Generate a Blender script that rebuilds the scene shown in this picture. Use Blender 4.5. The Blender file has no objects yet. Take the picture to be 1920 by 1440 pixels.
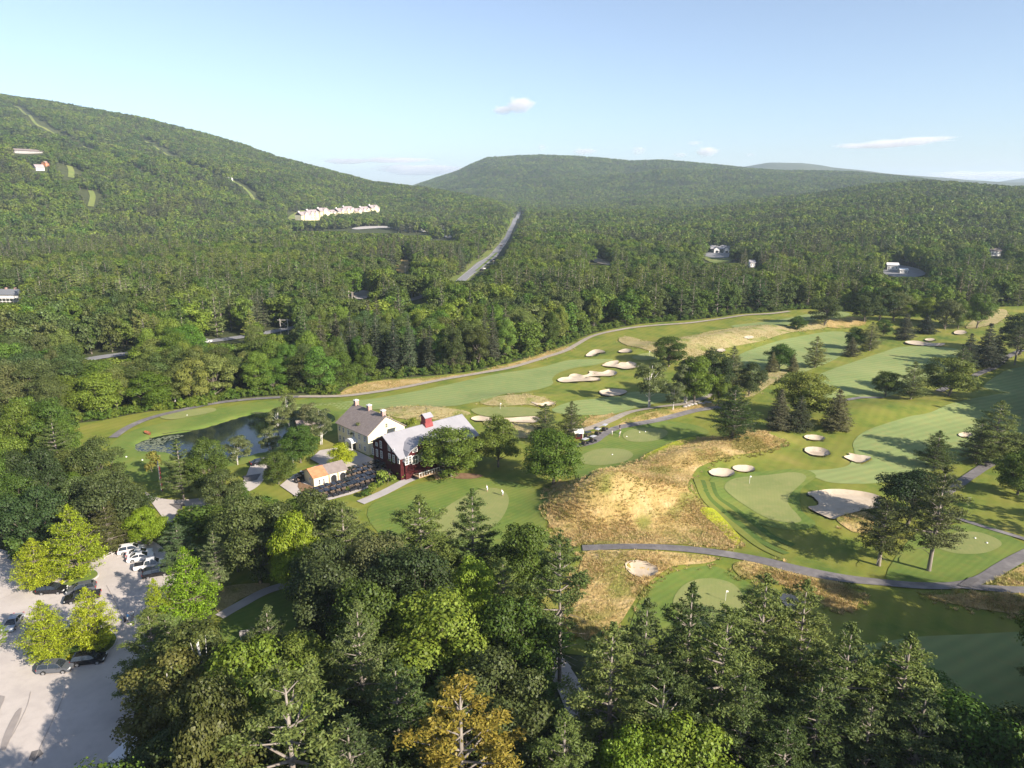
import bpy, bmesh, math, random
import numpy as np
from mathutils import Vector, Matrix
from mathutils.geometry import delaunay_2d_cdt
R = math.radians
S = bpy.context.scene
COL = S.collection
rng = np.random.default_rng(7)
random.seed(7)

# ------------------------------------------------------------------ camera, sky, sun, exposure
CAMZ = 70.0; PITCH = R(15.5); F = 1335.0
cd = bpy.data.cameras.new('camera'); cam = bpy.data.objects.new('camera', cd); COL.objects.link(cam)
cam.location = (0, 0, CAMZ); cam.rotation_euler = (R(90) - PITCH, 0, 0)
cd.sensor_width = 36; cd.lens = F / 1920 * 36; cd.clip_start = 1; cd.clip_end = 60000
S.camera = cam
SUN_EL = 27.5
SX, SY = 0.79, -0.61                       # towards the sun, on the ground
W = bpy.data.worlds.new('World'); S.world = W; W.use_nodes = True
wn = W.node_tree; bg = wn.nodes['Background']
sky = wn.nodes.new('ShaderNodeTexSky'); sky.sky_type = 'NISHITA'; sky.sun_disc = False
sky.sun_elevation = R(SUN_EL); sky.sun_rotation = math.atan2(SX, SY)
sky.altitude = 300; sky.air_density = 1.0; sky.dust_density = 0.45; sky.ozone_density = 6.0
soft = wn.nodes.new('ShaderNodeHueSaturation'); soft.inputs['Saturation'].default_value = .74
wn.links.new(sky.outputs[0], soft.inputs['Color']); wn.links.new(soft.outputs[0], bg.inputs[0]); bg.inputs[1].default_value = 0.083
sl = bpy.data.lights.new('sun', 'SUN'); sl.energy = 5.0; sl.angle = R(0.5); sl.color = (1.0, 0.90, 0.77)
sun = bpy.data.objects.new('sun', sl); COL.objects.link(sun)
ce = math.cos(R(SUN_EL)); nn = math.hypot(SX, SY)
sun.rotation_euler = Vector((SX / nn * ce, SY / nn * ce, math.sin(R(SUN_EL)))).to_track_quat('Z', 'Y').to_euler()
S.view_settings.view_transform = 'Standard'; S.view_settings.look = 'None'
S.view_settings.exposure = 1.15; S.view_settings.gamma = 1.0
S.render.engine = 'CYCLES'
cy = S.cycles
cy.max_bounces = 8; cy.diffuse_bounces = 2; cy.glossy_bounces = 2; cy.transmission_bounces = 2
cy.transparent_max_bounces = 6; cy.volume_bounces = 8
cy.use_denoising = True; cy.use_adaptive_sampling = True; cy.adaptive_threshold = 0.015
cy.caustics_reflective = False; cy.caustics_refractive = False
try: cy.denoiser = 'OPENIMAGEDENOISE'
except Exception: pass

# ------------------------------------------------------------------ geometry of the view
CO, SI = math.cos(PITCH), math.sin(PITCH)
def ray(px, py):
    a = (px - 960) / F; b = (py - 720) / F
    return np.array([a, CO - b * SI, -(b * CO + SI)])
def project(x, y, z):
    zc = y * CO + (CAMZ - z) * SI
    return 960 + F * x / zc, 720 + F * ((CAMZ - z) * CO - y * SI) / zc, zc
def hash2(i, j, s):
    n = (i * 374761393 + j * 668265263 + s * 1442695041) & 0xffffffff
    n = ((n ^ (n >> 13)) * 1274126177) & 0xffffffff
    return ((n ^ (n >> 16)) & 0xffff) / 65535.0
def vnoise(x, y, sc, s=0):
    x = np.asarray(x, float) / sc; y = np.asarray(y, float) / sc
    i = np.floor(x).astype(np.int64); j = np.floor(y).astype(np.int64)
    u = x - i; v = y - j; u = u * u * (3 - 2 * u); v = v * v * (3 - 2 * v)
    a = hash2(i, j, s); b = hash2(i + 1, j, s); c = hash2(i, j + 1, s); d = hash2(i + 1, j + 1, s)
    return (a * (1 - u) + b * u) * (1 - v) + (c * (1 - u) + d * u) * v
def sstep(t): t = np.clip(t, 0, 1); return t * t * (3 - 2 * t)

# mountains: skyline seen (pixel x, pixel y, distance of the ridge, distance of the foot)
MTN = [
 [(-900,150,2900,900),(-300,150,2900,900),(0,176,2900,950),(100,190,2850,980),(250,220,2750,1050),(360,245,2650,1100),(450,268,2550,1200),(520,293,2500,1300),
  (600,313,2400,1550),(700,338,2300,1600),(780,349,2200,1600),(860,364,2000,1500),(930,380,1800,1350),(970,400,1700,1300),(1010,425,1600,1300)],
 [(640,360,4300,2600),(770,349,4300,2600),(850,323,4200,2500),(890,305,4100,2400),(915,296,4000,2300),(1010,290,3900,2200),(1080,293,3900,2200),(1180,301,3900,2200),(1240,299,3800,2100),
  (1330,308,3700,2100),(1400,314,3600,2000),(1480,320,3600,2000),(1600,322,3600,2000),(1700,330,3500,2000),(1780,340,3500,2000),(1900,356,3500,2000),(2100,372,3500,2000)],
 [(900,410,2500,1900),(980,396,2600,1950),(1060,380,2700,1950),(1150,363,2750,1950),(1240,352,2800,1950),(1330,343,2850,1950),(1420,338,2900,1950),(1500,341,2900,1950),(1580,350,2850,1950),(1660,366,2800,1950)],
 [(1180,330,6500,4800),(1380,318,6500,4800),(1440,308,6500,4800),(1500,307,6500,4800),(1560,317,6500,4800),(1700,331,6500,4800),(1790,339,6500,4800),(1900,346,6500,4800),(2200,350,6500,4800)],
 [(1050,424,1500,1000),(1180,406,1700,950),(1300,392,1750,900),(1420,376,1800,850),(1500,366,1850,850),(1580,356,1850,850),(1640,348,1850,850),(1700,344,1850,850),(1760,342,1850,850),(1850,348,1800,850),(1920,351,1800,850),(2300,350,1800,850)],
 [(1820,350,10500,8200),(1870,343,10500,8200),(1900,338,10500,8200),(1930,334,10500,8200),(2000,330,10500,8200),(2200,330,10500,8200)],
]
MT = []
for m in MTN:
    az = []; Rr = []; Ft = []; Hh = []
    for px, py, rr, ft in m:
        d = ray(px, py); hz = math.hypot(d[0], d[1])
        az.append(math.atan2(d[0], d[1])); Rr.append(rr); Ft.append(ft)
        Hh.append(max(0.0, CAMZ + rr * d[2] / hz - (15 if ft < 4000 else -12)))
    MT.append([np.array(v, float) for v in (az, Rr, Ft, Hh)])
MOUNDS = []        # x, y, sx, sy, angle, height
def hmac(x, y):
    x = np.asarray(x, float); y = np.asarray(y, float)
    r = np.hypot(x, y); az = np.arctan2(x, y)
    h = np.zeros(np.broadcast(x, y).shape)
    for az0, Rr, Ft, Hh in MT:
        rr = np.interp(az, az0, Rr); ft = np.interp(az, az0, Ft); hh = np.interp(az, az0, Hh)
        ed = sstep((az - az0[0]) / 0.04 + 1) * sstep((az0[-1] - az) / 0.08 + 1)
        t = np.clip((r - ft) / (rr - ft), 0, 1)
        k = (vnoise(x, y, 420, 3) - .5) * 0.24 + (np.abs(vnoise(x, y, 230, 4) - .5) - .25) * 0.16 + (vnoise(x, y, 90, 8) - .5) * .035
        tt = np.clip(t + k * 4 * t * (1 - t), 0, 1)
        up = hh * (0.45 * tt + 0.55 * sstep(tt)); dn = np.exp(-(np.maximum(r - rr, 0) / (0.35 * rr)) ** 2)
        h = np.maximum(h, up * dn * ed)
    w = sstep((r - 420) / 500)
    h = h + w * ((vnoise(x, y, 210, 1) - .5) * 9 + (vnoise(x, y, 90, 2) - .5) * 3)
    h = h + (1 - w) * sstep((r - 110) / 120) * ((vnoise(x, y, 55, 5) - .5) * 2.6 + (vnoise(x, y, 22, 6) - .5) * 1.0) * sstep((x + 20) / 60)
    for mx, my, sx, sy, an, hh in MOUNDS:
        c, s = math.cos(an), math.sin(an); dx = x - mx; dy = y - my
        u = (dx * c + dy * s) / sx; v = (-dx * s + dy * c) / sy
        h = h + hh * np.exp(-(u * u + v * v))
    return h
_TS = [20.0]
while _TS[-1] < 14000: _TS.append(_TS[-1] + max(1.0, 0.012 * _TS[-1]))
_TS = np.array(_TS)
def wp(P):                             # points as seen -> points on the land
    D = np.array([ray(px, py) for px, py in P]); T = _TS[None, :]
    hit = CAMZ + D[:, 2:3] * T < hmac(D[:, 0:1] * T, D[:, 1:2] * T)
    k = np.where(hit.any(1), hit.argmax(1), len(_TS) - 1); k = np.maximum(k, 1); a = _TS[k - 1].copy(); b = _TS[k].copy()
    for _ in range(3):
        f = np.linspace(0, 1, 12); T = a[:, None] + (b - a)[:, None] * f
        hit = CAMZ + D[:, 2:3] * T < hmac(D[:, 0:1] * T, D[:, 1:2] * T); hit[:, -1] = True; hit[:, 0] = False
        k = hit.argmax(1); i = np.arange(len(k)); a, b = T[i, k - 1], T[i, k]
    m = (a + b) / 2; return [(float(x), float(y)) for x, y in D[:, :2] * m[:, None]]
def at(px, py): return wp([(px, py)])[0]
def flat(px, py, z=0.0):
    d = ray(px, py); t = (CAMZ - z) / -d[2]
    return float(d[0] * t), float(d[1] * t)
def z_for(y, py):                      # height of the point over ground distance y that shows at pixel row py
    k = (py - 720) / F
    return CAMZ - y * (SI + k * CO) / (CO - k * SI)
for px, py, sx, sy, an, hh in [(1115,955,10,8.5,.6,5.6),(1205,940,14,9.5,.2,4.8),(1175,905,12,5,.6,1.2),(1300,868,15,7,.4,3.2),(1410,828,12,6,.5,2.8),
        (1200,1050,14,7,0,1.6),(1480,1075,16,5,-.4,1.5),(1330,645,45,11,.5,4.5),(1420,622,40,9,.5,2.5),(970,750,14,6,0,1.6),(800,775,14,6,0,1.6),(1230,770,20,6,.6,1.2),
        (1700,770,25,10,.3,1.8),(1600,775,20,9,.3,1.2),(1590,607,30,10,0,2.5),(1860,1120,15,5,0,1.0),(1450,720,18,8,.2,1.3),(1600,985,8,5,0,.8),(1000,1060,10,6,0,.6)]:
    x, y = flat(px, py); MOUNDS.append((x, y, sx, sy, an, hh))

# ------------------------------------------------------------------ small helpers
def catmull(P, n=6, closed=True):
    P = [np.array(p, float) for p in P]; out = []; N = len(P)
    for i in range(N if closed else N - 1):
        if closed: a, b, c, d = P[i - 1], P[i], P[(i + 1) % N], P[(i + 2) % N]
        else: a, b, c, d = P[max(i - 1, 0)], P[i], P[i + 1], P[min(i + 2, N - 1)]
        for k in range(n):
            t = k / n
            out.append(0.5 * ((2 * b) + (c - a) * t + (2 * a - 5 * b + 4 * c - d) * t * t + (-a + 3 * b - 3 * c + d) * t ** 3))
    if not closed: out.append(P[-1])
    return np.array(out)
def inside(poly, x, y):
    x = np.asarray(x, float); y = np.asarray(y, float); res = np.zeros(x.shape, bool)
    bx0, by0 = poly.min(0); bx1, by1 = poly.max(0)
    m = (x >= bx0) & (x <= bx1) & (y >= by0) & (y <= by1)
    if not m.any(): return res
    xs = x[m]; ys = y[m]; r = np.zeros(xs.shape, bool); n = len(poly); j = n - 1
    for i in range(n):
        xi, yi = poly[i]; xj, yj = poly[j]
        c = ((yi > ys) != (yj > ys)) & (xs < (xj - xi) * (ys - yi) / ((yj - yi) if yj != yi else 1e-9) + xi)
        r ^= c; j = i
    res[m] = r; return res
def edge_dist(poly, x, y):
    d = np.full(np.shape(x), 1e9); n = len(poly)
    for i in range(n):
        a = poly[i]; b = poly[(i + 1) % n]; ab = b - a; L = max(ab @ ab, 1e-9)
        t = np.clip(((x - a[0]) * ab[0] + (y - a[1]) * ab[1]) / L, 0, 1)
        d = np.minimum(d, np.hypot(x - a[0] - t * ab[0], y - a[1] - t * ab[1]))
    return d
def ribbon_poly(P, w):
    P = np.array(P); T = np.gradient(P, axis=0); T /= np.maximum(np.linalg.norm(T, axis=1), 1e-9)[:, None]
    N = np.stack([-T[:, 1], T[:, 0]], 1); ww = np.asarray(w)[:, None] / 2 if np.ndim(w) else w / 2
    return np.concatenate([P + N * ww, (P - N * ww)[::-1]])

DIPS = []      # sunk shapes: (world polygon, depth, bank width, lip height)
def H(x, y):
    x = np.asarray(x, float); y = np.asarray(y, float)
    h = hmac(x, y)
    for poly, dep, bank, lip in DIPS:
        b0 = poly.min(0) - 4; b1 = poly.max(0) + 4
        m = (x > b0[0]) & (x < b1[0]) & (y > b0[1]) & (y < b1[1])
        if not np.any(m): continue
        xs = x[m] if x.ndim else x; ys = y[m] if y.ndim else y
        d = edge_dist(poly, xs, ys); ins = inside(poly, np.atleast_1d(xs), np.atleast_1d(ys)).reshape(np.shape(xs))
        add = np.where(ins, lip - (dep + lip) * sstep(d / bank), lip * (1 - sstep(d / 2.5)))
        if x.ndim: h[m] = h[m] + add
        else: h = h + add
    return h

def put(o, parent=None):
    COL.objects.link(o)
    if parent is not None: o.parent = parent
    return o
def mesh_np(name, V, Fc, mat=None, smooth=False):
    V = np.asarray(V, np.float32); Fc = np.asarray(Fc, np.int32); k = Fc.shape[1]
    me = bpy.data.meshes.new(name); me.vertices.add(len(V)); me.vertices.foreach_set('co', V.ravel())
    me.loops.add(Fc.size); me.loops.foreach_set('vertex_index', Fc.ravel())
    me.polygons.add(len(Fc)); me.polygons.foreach_set('loop_start', np.arange(0, Fc.size, k, dtype=np.int32))
    if smooth: me.polygons.foreach_set('use_smooth', np.ones(len(Fc), bool))
    if mat: me.materials.append(mat)
    me.update(calc_edges=True); return me
class MB:
    def __init__(s): s.v = []; s.f = []
    def add(s, V, Fs, M=None):
        n = len(s.v)
        for p in V:
            p = Vector(p); s.v.append(tuple(M @ p) if M is not None else tuple(p))
        for f in Fs: s.f.append(tuple(i + n for i in f))
    def box(s, c, d, M=None, rz=0.0, taper=1.0):
        x, y, z = d[0] / 2, d[1] / 2, d[2] / 2; cs, sn = math.cos(rz), math.sin(rz); V = []
        for k, t in ((-1, 1.0), (1, taper)):
            for sx, sy in ((-1, -1), (1, -1), (1, 1), (-1, 1)):
                a, b = sx * x * t, sy * y * t
                V.append((c[0] + a * cs - b * sn, c[1] + a * sn + b * cs, c[2] + k * z))
        s.add(V, [(3, 2, 1, 0), (4, 5, 6, 7), (0, 1, 5, 4), (1, 2, 6, 5), (2, 3, 7, 6), (3, 0, 4, 7)], M)
    def tube(s, P, rad, n=6, M=None, cap=True):
        P = [Vector(p) for p in P]; V = []; Fs = []
        if not hasattr(rad, '__len__'): rad = [rad] * len(P)
        for i, p in enumerate(P):
            t = (P[min(i + 1, len(P) - 1)] - P[max(i - 1, 0)]).normalized()
            a = t.orthogonal().normalized() if abs(t.z) < .95 else t.cross(Vector((0, 1, 0))).normalized()
            b = t.cross(a)
            for k in range(n):
                q = 2 * math.pi * k / n; V.append(p + (a * math.cos(q) + b * math.sin(q)) * rad[i])
        for i in range(len(P) - 1):
            for k in range(n):
                Fs.append((i * n + k, i * n + (k + 1) % n, (i + 1) * n + (k + 1) % n, (i + 1) * n + k))
        if cap: Fs += [tuple(range(n))[::-1], tuple(range((len(P) - 1) * n, len(P) * n))]
        s.add(V, Fs, M)
    def prism(s, poly, a, b, axis='y', M=None, sc=1.0):     # outline in the two other axes, from a to b along axis
        n = len(poly); V = []
        cx = sum(p[0] for p in poly) / n; cz = sum(p[1] for p in poly) / n
        for q, k in ((a, 1.0), (b, sc)):
            for u, w in poly:
                u2, w2 = cx + (u - cx) * k, cz + (w - cz) * k
                V.append({'y': (u2, q, w2), 'x': (q, u2, w2), 'z': (u2, w2, q)}[axis])
        s.add(V, [tuple(range(n)), tuple(range(n, 2 * n))[::-1]] + [(i, i + n, (i + 1) % n + n, (i + 1) % n) for i in range(n)], M)
    def mesh(s, name, mat, smooth=False, bevel=0):
        me = bpy.data.meshes.new(name); me.from_pydata(s.v, [], s.f); me.materials.append(mat)
        bm = bmesh.new(); bm.from_mesh(me)
        bmesh.ops.recalc_face_normals(bm, faces=bm.faces)
        if bevel:
            bmesh.ops.bevel(bm, geom=[e for e in bm.edges if e.calc_face_angle(0) > .5], offset=bevel, segments=2, affect='EDGES', clamp_overlap=True)
        bm.to_mesh(me); bm.free()
        if smooth: me.polygons.foreach_set('use_smooth', [True] * len(me.polygons))
        return me
    def obj(s, name, mat, parent=None, smooth=False, bevel=0):
        return put(bpy.data.objects.new(name, s.mesh(name, mat, smooth, bevel)), parent)
def tag(o, label=None, cat=None, group=None, kind=None):
    if label: o['label'] = label
    if cat: o['category'] = cat
    if group: o['group'] = group
    if kind: o['kind'] = kind
    return o
def empty(name, loc, rz=0.0, sc=None):
    o = bpy.data.objects.new(name, None); o.location = loc; o.rotation_euler = (0, 0, rz); o.empty_display_size = .3
    if sc is not None: o.scale = sc
    return put(o)
def copy_tree(o, parent=None):
    c = o.copy(); COL.objects.link(c); c.parent = parent
    for ch in list(o.children): copy_tree(ch, c)
    return c

# ------------------------------------------------------------------ materials
def mat(name, col, rough=.8, metal=0.0, spec=.3):
    m = bpy.data.materials.new(name); m.use_nodes = True; b = m.node_tree.nodes['Principled BSDF']
    b.inputs['Base Color'].default_value = (*col, 1); b.inputs['Roughness'].default_value = rough
    b.inputs['Metallic'].default_value = metal; b.inputs['Specular IOR Level'].default_value = spec
    return m
def nmat(name, cols, scale, rough=.9, detail=6, bump=0.0, bscale=None, stretch=None, mottle=None, stripes=None, spec=.15):
    """noise-mixed colours in world metres; cols = [(pos, rgb)...]; mottle = (scale, rgb, low, high); stripes = (period, angle, amount)"""
    m = mat(name, cols[0][1], rough, spec=spec); nt = m.node_tree; N = nt.nodes; L = nt.links; b = N['Principled BSDF']
    g = N.new('ShaderNodeNewGeometry'); mp = N.new('ShaderNodeMapping'); L.new(g.outputs['Position'], mp.inputs[0])
    if stretch: mp.inputs['Scale'].default_value = stretch
    n1 = N.new('ShaderNodeTexNoise'); n1.inputs['Scale'].default_value = 1 / scale; n1.inputs['Detail'].default_value = detail
    n1.inputs['Roughness'].default_value = .62
    L.new(mp.outputs[0], n1.inputs['Vector'])
    r = N.new('ShaderNodeValToRGB'); e = r.color_ramp.elements
    e[0].position = cols[0][0]; e[0].color = (*cols[0][1], 1); e[1].position = cols[-1][0]; e[1].color = (*cols[-1][1], 1)
    for p, c in cols[1:-1]:
        q = e.new(p); q.color = (*c, 1)
    L.new(n1.outputs[0], r.inputs[0]); out = r.outputs[0]
    if mottle:
        n2 = N.new('ShaderNodeTexNoise'); n2.inputs['Scale'].default_value = 1 / mottle[0]; n2.inputs['Detail'].default_value = 4
        L.new(g.outputs['Position'], n2.inputs['Vector'])
        mr = N.new('ShaderNodeMapRange'); mr.inputs[1].default_value = mottle[2]; mr.inputs[2].default_value = mottle[3]; L.new(n2.outputs[0], mr.inputs[0])
        mx = N.new('ShaderNodeMix'); mx.data_type = 'RGBA'; L.new(mr.outputs[0], mx.inputs[0]); L.new(out, mx.inputs[6]); mx.inputs[7].default_value = (*mottle[1], 1); out = mx.outputs[2]
    if stripes:
        mp2 = N.new('ShaderNodeMapping'); mp2.inputs['Rotation'].default_value = (0, 0, stripes[1]); L.new(g.outputs['Position'], mp2.inputs[0])
        n3 = N.new('ShaderNodeTexWave'); n3.inputs['Scale'].default_value = 1 / stripes[0]; n3.inputs['Distortion'].default_value = 1.2; n3.inputs['Detail Scale'].default_value = .25
        L.new(mp2.outputs[0], n3.inputs[0])
        hs = N.new('ShaderNodeHueSaturation'); mr = N.new('ShaderNodeMapRange'); mr.inputs[3].default_value = 1 - stripes[2]; mr.inputs[4].default_value = 1 + stripes[2]
        L.new(n3.outputs[1], mr.inputs[0]); L.new(mr.outputs[0], hs.inputs['Value']); L.new(out, hs.inputs['Color']); out = hs.outputs[0]
    L.new(out, b.inputs['Base Color'])
    if bump:
        n4 = N.new('ShaderNodeTexNoise'); n4.inputs['Scale'].default_value = 1 / (bscale or scale / 4); n4.inputs['Detail'].default_value = 4
        L.new(mp.outputs[0], n4.inputs['Vector'])
        bp = N.new('ShaderNodeBump'); bp.inputs['Strength'].default_value = 1; bp.inputs['Distance'].default_value = bump
        L.new(n4.outputs[0], bp.inputs['Height']); L.new(bp.outputs[0], b.inputs['Normal'])
    return m
def leaf_mat(name, a, b_, var=.35, trans=.26, patch=True):
    """leaf colour between a and b per tree, each leaf clump a little different, object colour multiplies"""
    m = bpy.data.materials.new(name); m.use_nodes = True; nt = m.node_tree; N = nt.nodes; L = nt.links; N.clear()
    out = N.new('ShaderNodeOutputMaterial'); oi = N.new('ShaderNodeObjectInfo'); g = N.new('ShaderNodeNewGeometry')
    mx = N.new('ShaderNodeMix'); mx.data_type = 'RGBA'; L.new(oi.outputs['Random'], mx.inputs[0]); mx.inputs[6].default_value = (*a, 1); mx.inputs[7].default_value = (*b_, 1)
    ml = N.new('ShaderNodeMix'); ml.data_type = 'RGBA'; ml.blend_type = 'MULTIPLY'; ml.inputs[0].default_value = 1
    L.new(mx.outputs[2], ml.inputs[6]); L.new(oi.outputs['Color'], ml.inputs[7])
    hs = N.new('ShaderNodeHueSaturation'); mr = N.new('ShaderNodeMapRange'); mr.inputs[3].default_value = 1 - var; mr.inputs[4].default_value = 1 + var
    L.new(g.outputs['Random Per Island'], mr.inputs[0]); L.new(mr.outputs[0], hs.inputs['Value'])
    mr2 = N.new('ShaderNodeMapRange'); mr2.inputs[3].default_value = .49; mr2.inputs[4].default_value = .512
    mm = N.new('ShaderNodeMath'); mm.operation = 'FRACT'; m3 = N.new('ShaderNodeMath'); m3.operation = 'MULTIPLY'; m3.inputs[1].default_value = 7.3
    L.new(g.outputs['Random Per Island'], m3.inputs[0]); L.new(m3.outputs[0], mm.inputs[0]); L.new(mm.outputs[0], mr2.inputs[0]); L.new(mr2.outputs[0], hs.inputs['Hue'])
    np_ = N.new('ShaderNodeTexNoise'); np_.inputs['Scale'].default_value = .012; np_.inputs['Detail'].default_value = 3; L.new(oi.outputs['Location'], np_.inputs['Vector'])
    pr_ = N.new('ShaderNodeValToRGB'); pe = pr_.color_ramp.elements; pe[0].position = .36; pe[0].color = (.66, .74, .86, 1); pe[1].position = .64; pe[1].color = (1.16, 1.17, .9, 1); q_ = pe.new(.5); q_.color = (.95, .97, .95, 1); L.new(np_.outputs[0], pr_.inputs[0])
    mp_ = N.new('ShaderNodeMix'); mp_.data_type = 'RGBA'; mp_.blend_type = 'MULTIPLY'; mp_.inputs[0].default_value = 1 if patch else 0; L.new(ml.outputs[2], mp_.inputs[6]); L.new(pr_.outputs[0], mp_.inputs[7])
    L.new(mp_.outputs[2], hs.inputs['Color'])
    d = N.new('ShaderNodeBsdfDiffuse'); t = N.new('ShaderNodeBsdfTranslucent'); ms = N.new('ShaderNodeMixShader'); ms.inputs[0].default_value = trans
    gl = N.new('ShaderNodeBsdfGlossy'); gl.inputs['Roughness'].default_value = .5; gl.inputs['Color'].default_value = (1, 1, 1, 1); m5 = N.new('ShaderNodeMixShader'); m5.inputs[0].default_value = .012
    L.new(hs.outputs[0], d.inputs[0]); L.new(hs.outputs[0], t.inputs[0]); L.new(d.outputs[0], ms.inputs[1]); L.new(t.outputs[0], ms.inputs[2])
    L.new(ms.outputs[0], m5.inputs[1]); L.new(gl.outputs[0], m5.inputs[2]); L.new(m5.outputs[0], out.inputs[0])
    return m
M = {}
M['forest_floor'] = nmat('forest_floor', [(.3, (.04, .052, .02)), (.55, (.065, .075, .03)), (.75, (.09, .095, .04))], 9, bump=.3)
M['rough'] = nmat('rough_turf', [(.3, (.085, .135, .022)), (.44, (.145, .18, .028)), (.56, (.205, .21, .037)), (.72, (.29, .24, .07))], 14, bump=.05, bscale=.6, mottle=(3.5, (.18, .19, .035), .45, .75), stripes=(9, .6, .05))
M['fairway'] = nmat('fairway_turf', [(.3, (.165, .225, .075)), (.5, (.21, .262, .093)), (.72, (.255, .285, .105))], 22, mottle=(2.2, (.265, .265, .095), .5, .8), stripes=(8.0, 1.1, .06))
M['band_light'] = nmat('light_mown_band', [(.3, (.14, .17, .032)), (.7, (.20, .205, .045))], 5, mottle=(1.5, (.16, .17, .035), .5, .8))
M['band_dark'] = nmat('dark_mown_band', [(.3, (.065, .115, .022)), (.7, (.10, .145, .03))], 5, mottle=(1.5, (.11, .15, .03), .5, .8))
M['green'] = nmat('putting_turf', [(.35, (.19, .22, .072)), (.65, (.24, .255, .09))], 12, mottle=(1.5, (.255, .25, .095), .5, .8), stripes=(2.2, .3, .02))
M['apron'] = nmat('apron_turf', [(.3, (.095, .155, .03)), (.5, (.135, .19, .038)), (.72, (.195, .215, .048))], 10, mottle=(1.8, (.17, .19, .042), .5, .8), stripes=(4.0, .9, .05))
M['fescue'] = nmat('dry_fescue', [(.28, (.19, .17, .055)), (.42, (.34, .25, .09)), (.55, (.43, .31, .13)), (.72, (.52, .40, .21))], 6, bump=.35, bscale=.7, stretch=(1, 1, .3), mottle=(8, (.21, .20, .05), .5, .64))
M['straw'] = nmat('pale_straw', [(.3, (.24, .21, .08)), (.5, (.37, .30, .145)), (.75, (.48, .40, .22))], 7, bump=.25, bscale=.7, mottle=(7, (.20, .21, .055), .5, .65))
M['sand'] = nmat('bunker_sand', [(.3, (.44, .365, .275)), (.7, (.53, .445, .34))], 1.6, bump=.05, bscale=.5, mottle=(5, (.39, .315, .23), .5, .72))
M['path'] = nmat('path_asphalt', [(.3, (.135, .125, .125)), (.7, (.20, .185, .18))], 1.4, mottle=(5, (.25, .23, .22), .55, .7))
M['gravel_path'] = nmat('pale_path', [(.3, (.27, .235, .19)), (.7, (.38, .33, .27))], 1.4)
M['concrete'] = nmat('concrete_walk', [(.3, (.36, .33, .32)), (.7, (.44, .41, .39))], 2.4)
M['lot'] = nmat('lot_asphalt', [(.3, (.42, .375, .345)), (.5, (.49, .44, .40)), (.72, (.53, .475, .435))], 5, mottle=(1.2, (.42, .375, .345), .5, .9), detail=9)
M['road'] = nmat('road_asphalt', [(.3, (.20, .20, .21)), (.7, (.27, .27, .285))], 6)
M['lot_dark'] = nmat('stained_asphalt', [(.3, (.26, .23, .215)), (.7, (.33, .295, .27))], 1.5)
M['patch'] = nmat('asphalt_patch', [(.3, (.12, .11, .11)), (.7, (.16, .15, .145))], 1.5)
M['soil'] = nmat('bare_soil', [(.3, (.17, .10, .06)), (.7, (.26, .17, .10))], 1.2)
M['weeds'] = nmat('yellow_weeds', [(.3, (.26, .30, .02)), (.7, (.42, .42, .03))], 2.5, bump=.2, bscale=.5)
M['kerb'] = nmat('kerb_stone', [(.3, (.42, .39, .36)), (.7, (.5, .47, .44))], .8)
M['bark'] = nmat('bark', [(.3, (.11, .09, .07)), (.7, (.22, .19, .155))], .4, bump=.03, bscale=.15, stretch=(1, 1, .2))
M['pine_bark'] = nmat('pine_bark', [(.3, (.17, .145, .12)), (.7, (.31, .27, .235))], .4, bump=.03, bscale=.15, stretch=(1, 1, .2))
M['white_bark'] = nmat('white_bark', [(.45, (.62, .60, .55)), (.6, (.25, .22, .2))], .35, stretch=(.4, .4, 1.6))
M['leaf'] = leaf_mat('maple_leaves', (.07, .128, .018), (.155, .19, .030))
M['leaf_dark'] = leaf_mat('oak_leaves', (.066, .096, .024), (.13, .145, .042))
M['leaf_bright'] = leaf_mat('yellow_green_leaves', (.34, .385, .02), (.27, .33, .02), var=.45, trans=.34, patch=False)
M['needle'] = leaf_mat('pine_needles', (.10, .14, .036), (.17, .195, .058), trans=.25)
M['needle_spruce'] = leaf_mat('spruce_needles', (.085, .095, .05), (.115, .12, .06), trans=.2)
M['needle_yellow'] = leaf_mat('yellowed_needles', (.26, .215, .035), (.24, .185, .03), trans=.25, patch=False)
M['birch_leaf'] = leaf_mat('birch_leaves', (.13, .155, .055), (.17, .185, .065), trans=.3)
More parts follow.
